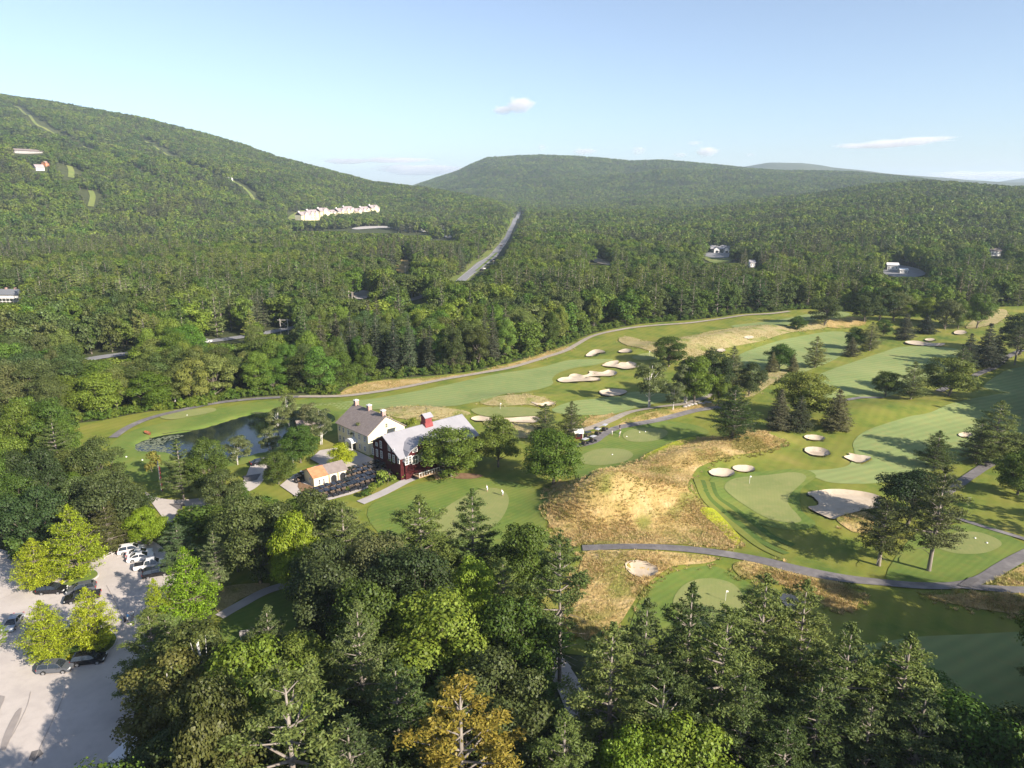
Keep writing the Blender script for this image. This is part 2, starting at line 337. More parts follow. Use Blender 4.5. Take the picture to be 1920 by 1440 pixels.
# ------------------------------------------------------------------ shapes of the ground, traced as points on the land
def ell(cx, cy, rx, ry, tilt=0.0, n=10):
    return [(cx + rx * math.cos(a) * (1 + .06 * math.sin(2 * a + cx)) , cy + ry * math.sin(a) + tilt * rx * math.cos(a)) for a in [2 * math.pi * k / n for k in range(n)]]
BUNKERS = {
 'sprawling pale bunker with long fingers on the upper fairway': [(1045,715),(1054,710),(1066,709),(1069,705),(1080,703),(1095,706),(1105,702),(1106,698),(1129,700),(1140,696),(1153,698),(1157,702),(1149,706.5),(1121,707.5),(1102.5,709),(1123,711),(1125,713),(1121,715.5),(1080,717.5),(1057,719)],
 'scalloped bunker above the sprawling one, tree shadow on its end': [(1130,686),(1140,681),(1155,678),(1160,680),(1158,685),(1164,682),(1174,682),(1181,680),(1194,684),(1198,689),(1190,692),(1172,694),(1155,691),(1132,688.5)],
 'kidney bunker high on the upper fairway': [(1098,669),(1104,663),(1114,658),(1125,658),(1135,662),(1121,664.5),(1114,669),(1104,670.5)],
 'small bunker beside the far flag': [(1159,661.5),(1170,656.5),(1181,657),(1184,660.6),(1173,663.4)],
 'bunker lying wholly in tree shadow': [(1123,736.5),(1140,732),(1162,732),(1176,736.5),(1162,743),(1134,744)],
 'thin curved bunker cut in the straw mound': [(996,756),(1014,759),(1029,755.5),(1040,760),(1016,764)],
 'long bunker under the front edge of the small green': [(883,786.5),(899,782),(917,785),(949,786.5),(1000,783),(1012,788),(1000,795),(950,793),(913,792),(892,791)],
 'left of the two bunkers above the big green': ell(1353, 888.5, 23, 8, .05),
 'right of the two bunkers above the big green': ell(1394, 881, 22, 6.5, .03),
 'oval bunker below the small oval one in mid rough': ell(1532, 849, 25, 8, .12),
 'small oval bunker nearest the two spruces': ell(1527, 823, 19.5, 5, .08),
 'notched bright bunker at the fairway tip': [(1582,859),(1592,856),(1591,852),(1605,855),(1631,859),(1629,865),(1618,870),(1600,868)],
 'largest bunker, half in shadow, right of the big green': [(1513,929),(1525,924),(1570,920),(1623,926),(1651,936),(1648,954),(1616,960),(1577,970),(1561,976),(1535,966),(1515,954),(1534,949),(1528,937)],
 'egg shaped bunker in the fescue below the cart path': [(1172,1060),(1185,1054),(1205,1055),(1228,1064),(1234,1073),(1222,1083),(1200,1085),(1180,1076)],
 'bunker glimpsed between the pine tops': [(1462,1124),(1478,1116),(1500,1128),(1514,1142),(1502,1156),(1480,1146)],
 'long thin bunker far off by the spruces': [(1697,643),(1715,641),(1740,645),(1771,646.5),(1762,651),(1727,650),(1704,647)],
 'tiny bunker just above the long thin far one': ell(1743, 639, 9, 2.4),
 'oval far bunker beside the row of spruces': ell(1800, 625.5, 12, 4),
 'small round bunker on the straw hill': ell(1404, 634.5, 9, 2.8),
 'bunker half hidden behind the right hand pines': ell(1810, 818, 13, 4.5),
 'small bunker behind the oak clump': ell(1352, 659, 8, 3),
}
POND = [(246,838),(250,830),(275,820),(305,812),(350,806),(390,797),(450,779),(497,770),(550,766),(600,766),(625,773),(635,782),(626,791),(600,798),(560,812),(525,838),(480,852),(430,862),(370,862),(330,862),(317,853),(310,850),(295,847),(262,847),(249,844)]
B_W = {k: np.array(catmull(wp(v), 4)) for k, v in BUNKERS.items()}
B_W = {k: v + rng.normal(size=v.shape) * .07 for k, v in B_W.items()}
POND_W = catmull([flat(*p) for p in POND], 5)
for k, v in B_W.items(): DIPS.append((v, .6, 1.0, .12))
DIPS.append((POND_W, 1.0, 2.0, 0.0))

# ground: one polar sheet, fine in view, coarse behind
azs = np.concatenate([np.linspace(-180, -50, 30, endpoint=False), np.linspace(-50, 50, 331), np.linspace(50, 180, 31)[1:]])
azs = np.radians(azs); rs = np.concatenate([[1, 12, 24, 36], np.exp(np.linspace(math.log(48), math.log(15000), 760))])
AZ, RS = np.meshgrid(azs, rs); GX = RS * np.sin(AZ); GY = RS * np.cos(AZ); GZ = H(GX, GY)
na = len(azs); idx = np.arange(len(rs) * na).reshape(len(rs), na)
quad = np.stack([idx[:-1, :-1], idx[:-1, 1:], idx[1:, 1:], idx[1:, :-1]], -1).reshape(-1, 4)[:, ::-1]
gm = mesh_np('ground', np.stack([GX, GY, GZ], -1).reshape(-1, 3), quad, M['forest_floor'], True)
ground = tag(put(bpy.data.objects.new('ground', gm)), 'dark leafy woodland floor under the trees', kind='structure')
EL = (hmac(GX, GY) - CAMZ) / RS; CUM = np.maximum.accumulate(EL, 0)

def sheet(name, poly, m, layer, label=None, kind='structure', step=None, flatz=None, lift=0.0):
    """a draped skin of its own over the land; poly in world metres"""
    poly = np.asarray(poly, float); seg = []
    for i in range(len(poly)):
        a = poly[i]; b = poly[(i + 1) % len(poly)]; L = np.linalg.norm(b - a); r = np.linalg.norm((a + b) / 2)
        k = max(1, int(L / max(1.0, r * .008))); seg += [a + (b - a) * t / k for t in range(k)]
    seg = np.array(seg); b0, b1 = seg.min(0), seg.max(0); rm = np.linalg.norm(seg.mean(0))
    pts = [tuple(p) for p in seg]; n = len(pts)
    if flatz is None:
        r0 = max(40.0, np.linalg.norm(seg, axis=1).min()); r1 = np.linalg.norm(seg, axis=1).max()
        if step is None:                                         # polar rows, the same fineness as the ground
            rr = np.exp(np.arange(math.log(r0), math.log(r1), .0085)); da = R(.36)
            az = np.arctan2(seg[:, 0], seg[:, 1]); aa = np.arange(az.min(), az.max(), da)
            A2, R2 = np.meshgrid(aa, rr); A2 = A2 + (np.arange(len(rr)) % 2)[:, None] * da / 2
            X, Y = (R2 * np.sin(A2)).ravel(), (R2 * np.cos(A2)).ravel()
        else:
            X, Y = [q.ravel() for q in np.meshgrid(np.arange(b0[0], b1[0], step), np.arange(b0[1], b1[1], step))]
        k = inside(seg, X, Y); X, Y = X[k], Y[k]
        if len(X) < 20000:
            k = edge_dist(poly, X, Y) > (step or rm * .004) * .5; X, Y = X[k], Y[k]
        pts += list(zip(X.tolist(), Y.tolist()))
    r = delaunay_2d_cdt([Vector(p) for p in pts], [], [list(range(n))], 1, 1e-5)
    V = np.array([(v.x, v.y) for v in r[0]]); Fs = [tuple(f) for f in r[2]]
    rr = np.hypot(V[:, 0], V[:, 1]); off = layer * (.03 + rr * .00022) + lift
    z = (H(V[:, 0], V[:, 1]) + off) if flatz is None else np.full(len(V), flatz)
    me = bpy.data.meshes.new(name); me.from_pydata([(a, b, c) for (a, b), c in zip(V.tolist(), z.tolist())], [], Fs)
    me.materials.append(m); bm = bmesh.new(); bm.from_mesh(me)
    for f in bm.faces:
        if f.normal.z < 0: f.normal_flip()
        f.smooth = True
    bm.to_mesh(me); bm.free()
    o = put(bpy.data.objects.new(name, me)); tag(o, label, kind=kind); return o
def psheet(name, P, m, layer, label=None, n=4, **kw): return sheet(name, catmull(wp(P), n), m, layer, label, **kw)
PATHS = []
OPEN = []        # world polygons where no tree of the wood stands
def path(name, P, w, m, layer, label=None, n=6, pixel=True, keep=True, **kw):
    c = catmull(wp(P) if pixel else P, n, closed=False); ww = w if not hasattr(w, '__len__') else np.interp(np.linspace(0, 1, len(c)), np.linspace(0, 1, len(w)), w)
    poly = ribbon_poly(c, ww)
    PATHS.append(ribbon_poly(c, np.asarray(ww) + .8))
    if keep: OPEN.append(ribbon_poly(c, np.asarray(ww) + ({'ski_trail': 30.0, 'country_road': 3.0}.get(name, 7.0))))
    return sheet(name, poly, m, layer, label, **kw)

ROUGH = [(-60,850),(20,822),(90,800),(180,790),(280,772),(367,764),(420,752),(480,745),(560,741),(630,740),(650,727),(700,714),(800,706),(880,697),(950,682),(1000,668),(1060,648),(1110,626),(1200,608),(1300,600),(1400,588),(1480,582),(1560,579),(1610,588),
         (1700,594),(1790,592),(1850,580),(1920,574),(2150,575),(2500,640),(2500,1150),(2000,1300),(1920,1370),(1760,1330),(1560,1290),(1400,1260),(1250,1250),(1100,1230),(1010,1215),(900,1160),(640,1200),(420,1215),(395,1160),(420,1090),(330,1010),(200,1000),(100,960),(40,900)]
ROUGH_W = catmull(wp(ROUGH), 3)
sheet('rough_grass', ROUGH_W, M['rough'], 1, 'mown mottled rough grass of the golf course')
FAIR = {
 'long pale fairway running from the pond to the sprawling bunker': [(520,764),(580,757),(650,753),(720,745),(830,724),(930,702),(1010,690),(1060,677),(1100,674),(1130,674),(1150,675),(1120,684),(1080,690),(1050,699),(1036,710),(1035,722),(1000,733),(920,748),(880,757),(800,764),(720,768),(640,768),(620,762),(560,768)],
 'distant strip of fairway along the back treeline': [(1370,612),(1430,604),(1500,592),(1560,584),(1595,590),(1560,599),(1500,606),(1430,612)],
 'fairway between the straw hill and the lone pine': [(1385,668),(1420,652),(1490,633),(1560,622),(1620,628),(1625,640),(1590,660),(1545,684),(1500,702),(1450,712),(1420,705),(1400,690)],
 'broad pale fairway crossed by tree shadows': [(1527,708),(1560,693),(1595,681),(1652,662),(1690,651),(1765,652),(1810,660),(1810,680),(1790,700),(1740,712),(1690,735),(1640,749),(1600,742),(1565,748),(1530,758),(1515,740)],
 'lower fairway sweeping right behind the shaded pines': [(1440,893),(1500,884),(1560,880),(1592,872),(1602,850),(1600,830),(1625,808),(1700,783),(1745,774),(1785,757),(1840,745),(1930,736),(2200,745),(2200,830),(1960,830),(1850,850),(1760,880),(1700,895),(1640,907),(1560,906),(1520,894),(1480,898)],
 'shaded fairway at the upper right edge': [(1845,727),(1870,705),(1920,688),(2100,680),(2200,720),(1990,740),(1900,738)],
 'dark fairway in full shade at the lower right': [(1560,1225),(1640,1208),(1720,1195),(1830,1190),(1930,1185),(2200,1180),(2200,1350),(1920,1400),(1700,1340),(1590,1290)],
 'fairway in mottled shadow below the hollow bunker': [(1035,768),(1080,752),(1130,747),(1190,735),(1230,738),(1290,742),(1250,752),(1190,766),(1150,777),(1100,779),(1060,778)],
}
for k, P in FAIR.items(): psheet('fairway', P, M['fairway'], 2, k)
APRON = {
 'close mown lawn round the putting green by the barn': [(690,955),(760,915),(850,898),(960,905),(1030,925),(1022,985),(1035,1015),(990,1050),(900,1070),(820,1070),(720,1010)],
 'mown surround of the two tees by the starter hut': [(1075,880),(1075,850),(1105,835),(1140,815),(1180,800),(1240,790),(1300,797),(1330,812),(1290,822),(1240,840),(1200,862),(1150,883),(1100,892)],
 'ring of darker collar round the big green': [(1330,905),(1345,893),(1390,890),(1440,884),(1500,880),(1530,893),(1505,915),(1500,935),(1505,960),(1530,985),(1490,995),(1430,985),(1380,960),(1345,932)],
 'collar round the lowest green behind the pines': [(1190,1150),(1215,1105),(1260,1075),(1330,1062),(1380,1080),(1420,1110),(1430,1150),(1400,1200),(1200,1200)],
 'grass slope round the tee in the lower right': [(1660,1085),(1720,1000),(1790,985),(1850,985),(1900,1010),(1925,1030),(1880,1055),(1820,1085),(1750,1095)],
 'mown banks round the pond': [(200,850),(240,812),(300,795),(420,765),(520,752),(640,752),(690,780),(650,800),(610,812),(560,822),(480,866),(350,885),(310,900),(240,900)],
 'dark shaded lawn beside the car park': [(415,1165),(470,1130),(560,1100),(660,1100),(680,1160),(600,1225),(480,1235),(425,1215)],
}
for k, P in APRON.items(): psheet('mown_lawn', P, M['apron'], 2 if 'banks' in k else 2.5, k)
GREENS = {
 'putting green where two golfers stand': [(815,975),(840,950),(875,930),(905,917),(935,918),(953,932),(950,957),(930,985),(890,1010),(840,1012),(815,995)],
 'oval tee nearest the fescue mound': [(1088,857),(1121,843),(1170,844),(1187,854),(1170,867),(1121,874),(1088,868)],
 'oval tee where the starter group stands': [(1167,818),(1180,808),(1210,803),(1246,807),(1250,817),(1226,828),(1183,829)],
 'big green with a flag in the middle right': [(1358,916),(1367,903),(1392,896),(1441,892),(1489,887),(1512,897),(1482,928),(1478,946),(1495,966),(1502,978),(1484,982),(1441,974),(1400,951),(1373,932)],
 'lowest green behind the pine tops': [(1262,1135),(1280,1100),(1320,1086),(1365,1092),(1390,1112),(1396,1140),(1370,1165),(1300,1170)],
 'small green beyond the barn roof': [(883,770),(904,765),(960,764),(1005,767),(1018,773),(1005,781),(950,783),(904,781)],
 'narrow green beside the round maple': [(1185,670),(1205,664),(1240,662),(1245,668),(1225,675),(1195,676)],
 'round tee in the lower right': [(1750,1022),(1790,1001),(1831,999),(1865,1010),(1878,1022),(1860,1034),(1831,1040),(1785,1038)],
 'small tee above the pond': [(300,783),(325,775),(365,768),(400,766),(402,773),(360,782),(320,788)],
}
for k, P in GREENS.items(): psheet('putting_green', P, M['green'], 3.4, k)
W_ = {}
FESC = {
 'large tawny fescue mound in the middle of the course': [(1033,913),(1027,945),(1026,973),(1040,997),(1069,1019),(1143,1022),(1224,1022),(1305,1022),(1370,1028),(1384,1011),(1359,984),(1319,946),(1300,927),(1289,913),(1302,886),(1327,870),(1386,854),(1440,845),(1468,829),(1441,813),(1403,803),(1381,818),(1319,822),(1251,840),(1210,863),(1156,878),(1100,900),(1060,905)],
 'tawny fescue round the egg shaped bunker': [(1100,1036),(1150,1033),(1250,1036),(1320,1042),(1343,1050),(1320,1058),(1265,1062),(1238,1078),(1222,1090),(1202,1108),(1182,1140),(1150,1180),(1080,1195),(1055,1150),(1080,1090)],
 'fescue bank with a scalloped end below the path': [(1375,1060),(1400,1052),(1450,1055),(1500,1070),(1560,1088),(1605,1110),(1613,1128),(1580,1143),(1550,1138),(1510,1112),(1460,1095),(1400,1086),(1380,1075)],
 'fescue strip below the path fork': [(1745,1118),(1850,1113),(1930,1114),(2050,1120),(2050,1165),(1900,1152),(1820,1140),(1765,1129)],
 'fescue wedge inside the path fork': [(1868,1098),(1888,1078),(1930,1058),(2020,1040),(2050,1098),(1900,1102)],
 'fescue between the two path arms by the birches': [(1110,818),(1150,802),(1185,785),(1230,772),(1290,764),(1330,757),(1345,762),(1290,775),(1230,786),(1180,797),(1140,806)],
 'fescue tuft patch left of the path by the hut': [(1092,800),(1105,784),(1150,778),(1150,784),(1112,800)],
 'fescue scrap below the largest bunker': [(1568,975),(1590,965),(1622,960),(1640,975),(1632,998),(1605,1000),(1585,990)],
 'tawny strip under the back treeline': [(630,744),(660,728),(705,716),(820,708),(900,698),(955,684),(1010,668),(1060,652),(1068,657),(1010,676),(955,690),(900,699),(830,711),(700,735)],
 'brown mound at the upper fairway end': [(1548,610),(1575,599),(1605,596),(1623,604),(1612,612),(1570,616)],
}
for k, P in FESC.items(): W_[k] = psheet('fescue_grass', P, M['fescue'], 3.2, k)
STRAW = {
 'long straw coloured hill across the upper course': [(1160,640),(1175,632),(1210,640),(1245,645),(1270,637),(1325,624),(1375,616),(1437,610),(1480,613),(1520,607),(1550,608),(1548,615),(1500,622),(1475,626),(1430,640),(1400,646),(1375,651),(1345,658),(1300,673),(1262,676),(1225,662),(1195,652)],
 'low straw mound beyond the barn': [(715,770),(755,763),(820,764),(865,770),(882,777),(850,786),(780,788),(735,782)],
 'straw mound with a thin bunker beyond the green': [(900,754),(930,745),(970,741),(1010,744),(1032,752),(1042,760),(1015,765),(990,760),(950,762),(915,761)],
 'straw patch right of the oak clump': [(1425,702),(1475,699),(1462,712),(1440,725),(1415,742),(1396,746),(1404,734),(1420,720)],
 'straw slope at the far right edge': [(1840,590),(1862,582),(1885,582),(1887,594),(1862,610),(1822,617),(1812,612)],
 'straw grass in front of the long bunker': [(905,793),(940,794),(1005,797),(1015,806),(1000,822),(960,820),(935,812)],
}
for k, P in STRAW.items(): psheet('straw_grass', P, M['straw'], 3.2, k)
psheet('yellow_wildflowers', [(1312,958),(1335,955),(1355,972),(1376,995),(1388,1012),(1380,1024),(1365,1012),(1345,990)], M['weeds'], 4.6, 'bright yellow wildflowers along the mound edge', kind='stuff')
psheet('yellow_wildflowers', [(1205,858),(1240,840),(1290,822),(1305,826),(1260,842),(1220,862)], M['weeds'], 4.6, 'yellow weeds along the top of the mound', kind='stuff')
for k, v in B_W.items(): sheet('bunker', v * 1.0, M['sand'], 4.8, k, lift=.02, step=.9 if np.linalg.norm(v.mean(0)) < 280 else None)

# ---- water
wm = mat('pond_water', (.012, .02, .018), .06, spec=.5); nt = wm.node_tree; N = nt.nodes; L = nt.links; b = N['Principled BSDF']
g = N.new('ShaderNodeNewGeometry'); n1 = N.new('ShaderNodeTexNoise'); n1.inputs['Scale'].default_value = 1.5; n1.inputs['Detail'].default_value = 3
L.new(g.outputs['Position'], n1.inputs['Vector']); bp = N.new('ShaderNodeBump'); bp.inputs['Distance'].default_value = .012; L.new(n1.outputs[0], bp.inputs['Height']); L.new(bp.outputs[0], b.inputs['Normal'])
sheet('pond', POND_W, wm, 0, 'dark pond with lily pads beside the clubhouse', flatz=-.32)
x0, y0 = flat(40, 790); cr = [flat(p, q) for p, q in ((-80,830),(0,808),(50,792),(100,782))]
path('creek', [(-80,830),(0,808),(50,793),(100,782)], 2.4, wm, 1.6, 'narrow dark creek at the left wood edge')
# ---- paths and roads
M['far_grass'] = nmat('far_grass', [(.3, (.12, .17, .04)), (.7, (.22, .23, .07))], 25)

path('cart_path', [(1092,1029),(1200,1026),(1280,1030),(1350,1038),(1420,1050),(1500,1070),(1580,1085),(1660,1094),(1740,1100),(1800,1098),(1840,1088),(1880,1065),(1920,1043),(2010,1003)], 2.7, M['path'], 4, 'curving asphalt cart path below the fescue mound')
path('cart_path', [(1800,1100),(1850,1104),(1920,1108),(2050,1110)], 2.3, M['path'], 4.4, 'short arm of cart path at the fork')
path('cart_path', [(212,822),(240,803),(280,786),(330,773),(400,758),(480,749),(560,745)], 2.6, M['path'], 4, 'cart path curving above the pond')
path('cart_path', [(560,745),(640,744),(700,737),(760,727),(830,713),(900,701),(960,690),(1020,672),(1060,659),(1085,645),(1110,632),(1150,622),(1200,614),(1300,606),(1400,592),(1480,585)], 2.6, M['gravel_path'], 4.4, 'pale path under the back treeline')
path('cart_path', [(1070,812),(1110,803),(1150,787),(1185,773),(1230,765),(1290,757),(1340,738)], 2.6, M['gravel_path'], 4, 'upper arm of path behind the starter hut')
path('cart_path', [(1076,838),(1110,831),(1132,816),(1160,803),(1230,790),(1300,772),(1350,765)], 2.6, M['path'], 4.2, 'lower arm of path beside the oval tees')
path('cart_path', [(1532,762),(1585,752),(1615,747),(1655,747)], 2.2, M['path'], 4, 'short path end behind the two spruces')
path('cart_path', [(1760,735),(1815,712),(1840,700),(1865,690),(1887,672),(1920,656)], 2.6, M['path'], 4, 'path climbing between the right hand trees')
path('cart_path', [(1770,925),(1785,918),(1818,895),(1861,869),(1920,850),(1990,836)], 2.6, M['path'], 4, 'shaded path behind the tall pines')
path('cart_path', [(1780,968),(1840,988),(1920,1012),(2000,1040)], 1.4, M['path'], 4, 'thin path above the round tee')
path('walkway', [(676,944),(720,925),(765,902),(800,890),(835,884)], 2.7, M['concrete'], 4, 'concrete walk from the cart yard to the barn door')
path('walkway', [(412,1158),(450,1136),(510,1106),(600,1085)], 2.2, M['concrete'], 4, 'concrete walk leaving the car park')
path('driveway', [(1010,1215),(1050,1260),(1080,1320),(1100,1400),(1100,1600)], 3.6, M['lot'], 3, 'driveway glimpsed between the near pines', keep=False)
path('driveway', [(936,1178),(970,1200),(1010,1215),(1050,1260)], 4.0, M['lot'], 3.3, 'bend of driveway under the dark trees', keep=False)
psheet('parking_lot', [(-420,1020),(-100,1015),(0,1031),(35,1050),(90,1060),(190,1046),(235,1028),(275,1012),(318,1040),(338,1075),(318,1105),(306,1140),(300,1180),(285,1215),(262,1290),(246,1380),(240,1500),(150,1750),(-500,1700)], M['lot'], 4, 'sunlit pale asphalt car park')
OPEN.append(catmull(wp([(-420,1020),(-100,1015),(0,1025),(30,1040),(90,1050),(190,1040),(235,1020),(275,1005),(330,1030),(350,1075),(330,1105),(310,1140),(306,1190),(298,1225),(285,1290),(280,1380),(285,1500),(200,1750),(-500,1700)]), 2))
psheet('driveway', [(272,925),(292,934),(330,939),(385,934),(425,920),(452,908),(462,893),(470,875),(485,862),(515,858),(520,870),(502,885),(492,905),(470,922),(420,938),(385,950),(362,962),(345,975),(318,985),(300,965)], M['lot'], 4, 'pale driveway curving in from the road')
psheet('cart_yard', [(525,912),(548,893),(600,872),(582,862),(600,846),(650,838),(700,862),(735,880),(752,893),(715,907),(660,928),(600,944),(560,936)], M['lot'], 4, 'concrete yard where the golf carts are parked', n=1)
psheet('asphalt_patch', [(317,947),(345,946),(349,952),(336,959)], M['patch'], 5, 'dark asphalt patch in the driveway bend', n=1)
psheet('asphalt_patch', [(455,895),(490,890),(482,902),(462,906)], M['patch'], 5, 'dark asphalt patch where the driveway narrows', n=1)
psheet('asphalt_patch', [(1795,1100),(1818,1085),(1836,1090),(1815,1104)], M['patch'], 5.4, 'dark patch at the cart path fork', n=1)
psheet('asphalt_patch', [(60,1412),(76,1408),(82,1416),(64,1430),(54,1428)], M['patch'], 5, 'dark patched square in the car park', n=1)
psheet('asphalt_patch', [(-30,1345),(-12,1312),(10,1308),(2,1330),(-12,1368)], M['lot_dark'], 5, 'upper grey stain at the left car park edge', n=2)
psheet('asphalt_patch', [(2,1402),(12,1372),(30,1338),(42,1330),(36,1352),(24,1378),(10,1410)], M['lot_dark'], 5, 'long grey stain left of the car park shadow', n=2)
for P_, k in (([(0,1410),(22,1385),(50,1330),(58,1300)], 'tar crack running past the grey stain'), ([(60,1440),(80,1395),(110,1330),(122,1300)], 'tar crack crossing the dappled shadow'), ([(-10,1130),(20,1118),(45,1100)], 'tar crack by the silver car'), ([(0,1075),(25,1070),(60,1080)], 'tar crack at the upper left of the car park'), ([(200,1100),(225,1150),(228,1180)], 'faint tar seam beside the bags')):
    path('tar_crack', P_, .07, M['lot_dark'], 5.2, k, keep=False)
psheet('soil_bed', [(830,893),(870,889),(905,893),(890,899),(850,899)], M['soil'], 4.5, 'bare soil ring under the big maple')
psheet('soil_bed', [(410,1150),(400,1115),(430,1100),(490,1095),(505,1100),(450,1125)], M['straw'], 3.6, 'dry grass corner by the car park walk')
psheet('soil_bed', [(565,925),(560,905),(590,915),(635,902),(640,906),(600,922)], M['soil'], 5, 'reddish soil strip in front of the shed', n=2)
psheet('soil_bed', [(405,985),(410,962),(440,965),(480,975),(440,990)], M['straw'], 3.6, 'dry grass verge below the driveway')
path('highway', [(850,540),(868,524),(885,510),(905,494),(930,474),(948,450),(958,430),(966,412),(974,398)], [8, 8, 9, 12, 9, 8, 8, 8, 8], M['road'], 3, 'grey highway running up the valley')
path('verge', [(842,545),(862,522),(880,507),(898,492),(922,473),(942,450),(954,430),(964,410)], [16, 18, 20, 18, 14, 10, 8, 8], M['far_grass'], 2, 'light green grass verge beside the highway', keep=False)
path('median', [(893,509),(905,499),(920,486),(932,475)], 2.2, M['apron'], 4.5, 'narrow grass median in the highway', keep=False)
for k_, o_ in ((-3.6, 'left white edge line of the highway'), (3.6, 'right white edge line of the highway')):
    c_ = catmull(wp([(868,524),(885,510),(905,494),(930,474),(948,450)]), 6, closed=False); T_ = np.gradient(c_, axis=0); T_ /= np.linalg.norm(T_, axis=1)[:, None]; c_ = c_ + np.stack([-T_[:, 1], T_[:, 0]], 1) * k_ * 1.0
    sheet('road_marking', ribbon_poly(c_, .35), M['kerb'], 4.2, o_)
path('country_road', [(90,692),(175,673),(245,663),(320,651),(390,641),(470,630),(550,615),(620,600),(700,578),(780,560),(850,540)], 7.0, M['road'], 3, 'country road glimpsed between the trees')
# islands with kerbs
def island(P, label):
    w = catmull(wp(P), 4); sheet('planting_island', w, M['apron'], 4, label, lift=.14, step=1.0)
    m = MB(); c = w.mean(0); ring = []
    for i in range(len(w)):
        a, b = w[i], w[(i + 1) % len(w)]; z = float(H(*a)); 
        n = np.array([b[1] - a[1], a[0] - b[0]]); n /= max(1e-6, np.linalg.norm(n)); n *= .22 * (1 if n @ (a - c) > 0 else -1)
        q = [(a[0], a[1]), (b[0], b[1]), (b[0] + n[0], b[1] + n[1]), (a[0] + n[0], a[1] + n[1])]
        m.add([(x, y, z - .1) for x, y in q] + [(x, y, z + .42) for x, y in q], [(0, 1, 2, 3), (4, 5, 6, 7), (0, 1, 5, 4), (1, 2, 6, 5), (2, 3, 7, 6), (3, 0, 4, 7)])
    o = m.obj('kerb', M['kerb']); tag(o, 'pale kerb round ' + label.split('planting ')[-1], kind='structure')
island([(108,1102),(135,1090),(160,1078),(176,1072),(184,1080),(172,1090),(140,1100),(115,1107)], 'upper planting island between the parked cars')
island([(70,1215),(60,1205),(90,1180),(130,1176),(190,1180),(218,1196),(205,1222),(160,1238),(110,1246),(88,1240)], 'lower planting island under the two feathery trees')

CLEAR = []     # (px x0, y0, x1, y1): things that show through the wood
def clearing(name, P, m, label, n=3, layer=3):
    w = catmull(wp(P), n); OPEN.append(w); return sheet(name, w, m, layer, label)
clearing('meadow', [(540,410),(562,396),(590,400),(610,406),(590,412),(560,416)], M['far_grass'], 'green slope left of the hillside hotel')
clearing('gravel_lot', [(808,433),(818,425),(850,422),(850,427),(836,431),(848,441),(842,448),(822,440)], M['kerb'], 'pale gravel lot beyond the hotel')
clearing('gravel_lot', [(660,429),(690,425),(738,425),(738,428),(700,429),(672,431)], M['kerb'], 'hotel forecourt paving')
clearing('meadow', [(740,500),(752,488),(772,490),(770,504),(752,514)], M['fescue'], 'rusty brown clearing in the mid wood')
clearing('meadow', [(1318,484),(1326,478),(1372,478),(1378,488),(1340,494)], M['far_grass'], 'grass before the grey roofed lodge')
clearing('gravel_lot', [(1318,480),(1328,474),(1370,476),(1374,482),(1345,485)], M['road'], 'paved yard before the grey roofed lodge', layer=4)
clearing('sandy_bank', [(1107,482),(1120,484),(1145,493),(1140,498),(1115,492)], M['sand'], 'pale sandy scar right of the highway')
clearing('meadow', [(660,548),(690,546),(694,556),(670,562)], M['concrete'], 'pale driveway in the mid wood')
clearing('gravel_lot', [(1655,512),(1665,498),(1700,500),(1735,512),(1720,520),(1680,520)], M['road'], 'yard round the white sheds')
for P, w, k in (([(24,199),(40,208),(60,224),(85,242),(110,256),(140,270),(170,286),(215,303),(262,325),(300,343),(335,356),(370,368)], 6, 'long main ski trail down the left mountain'), ([(186,246),(215,256),(240,268)], 5, 'thin upper trail'),
                ([(268,264),(290,276),(308,288),(325,300),(365,316),(402,332),(425,344)], 6, 'ski trail down from the ridge'), ([(432,338),(450,348),(468,363),(478,378),(496,392)], 7, 'ski trail above the hotel'), ([(130,312),(134,322),(133,334)], 9, 'short green trail by the hillside houses'),
                ([(170,358),(174,370),(170,388)], 8, 'bright green trail foot'), ([(418,398),(440,400),(456,404)], 26, 'pale trail foot left of the hotel')):
    path('ski_trail', P, w, M['far_grass'], 3, k)

pads = MB(); rp = random.Random(5); Pl = [flat(*q) for q in ((252,836),(275,823),(305,818),(335,813),(340,817),(312,826),(308,836),(325,846),(310,850),(295,845),(262,845))]; PLW = catmull(Pl, 4)
b0, b1 = PLW.min(0), PLW.max(0); nq = 0
while nq < 300:
    x = rp.uniform(b0[0], b1[0]); y = rp.uniform(b0[1], b1[1])
    if not inside(PLW, np.array([x]), np.array([y]))[0] or not inside(POND_W, np.array([x]), np.array([y]))[0]: continue
    r = rp.uniform(.18, .5); z = -.30 + rp.uniform(0, .012); a0 = rp.uniform(0, 6.28); pads.add([(x + r * math.cos(a0 + k * .83), y + r * math.sin(a0 + k * .83), z) for k in range(7)] + [(x, y, z - .004)], [tuple(range(8))]); nq += 1
M['pad'] = nmat('lily_pad', [(.3, (.14, .16, .10)), (.7, (.22, .24, .16))], 2, .5); tag(pads.obj('lily_pads', M['pad']), 'grey green lily pads at the pond tip', kind='stuff')

for k, (dx, lab) in enumerate(((0, 'innermost mown band below the big green'), (1, 'second mown band below the big green'), (2, 'third mown band below the big green'), (3, 'outermost mown band beside the yellow wildflowers'))):
    q = [(1306 + 9 * (3 - k), 905 - k * 2), (1318 + 8 * (3 - k), 930), (1345 + 10 * (3 - k), 960 - (3 - k) * 2), (1382 + 11 * (3 - k), 992 - (3 - k) * 3), (1420 + 9 * (3 - k), 1022 - (3 - k) * 5), (1470 + 6 * (3 - k), 1048 - (3 - k) * 8)]
    path('mown_band', q, 1.7, M['band_light'] if k % 2 else M['band_dark'], 3.0 + .1 * k, lab, keep=False)
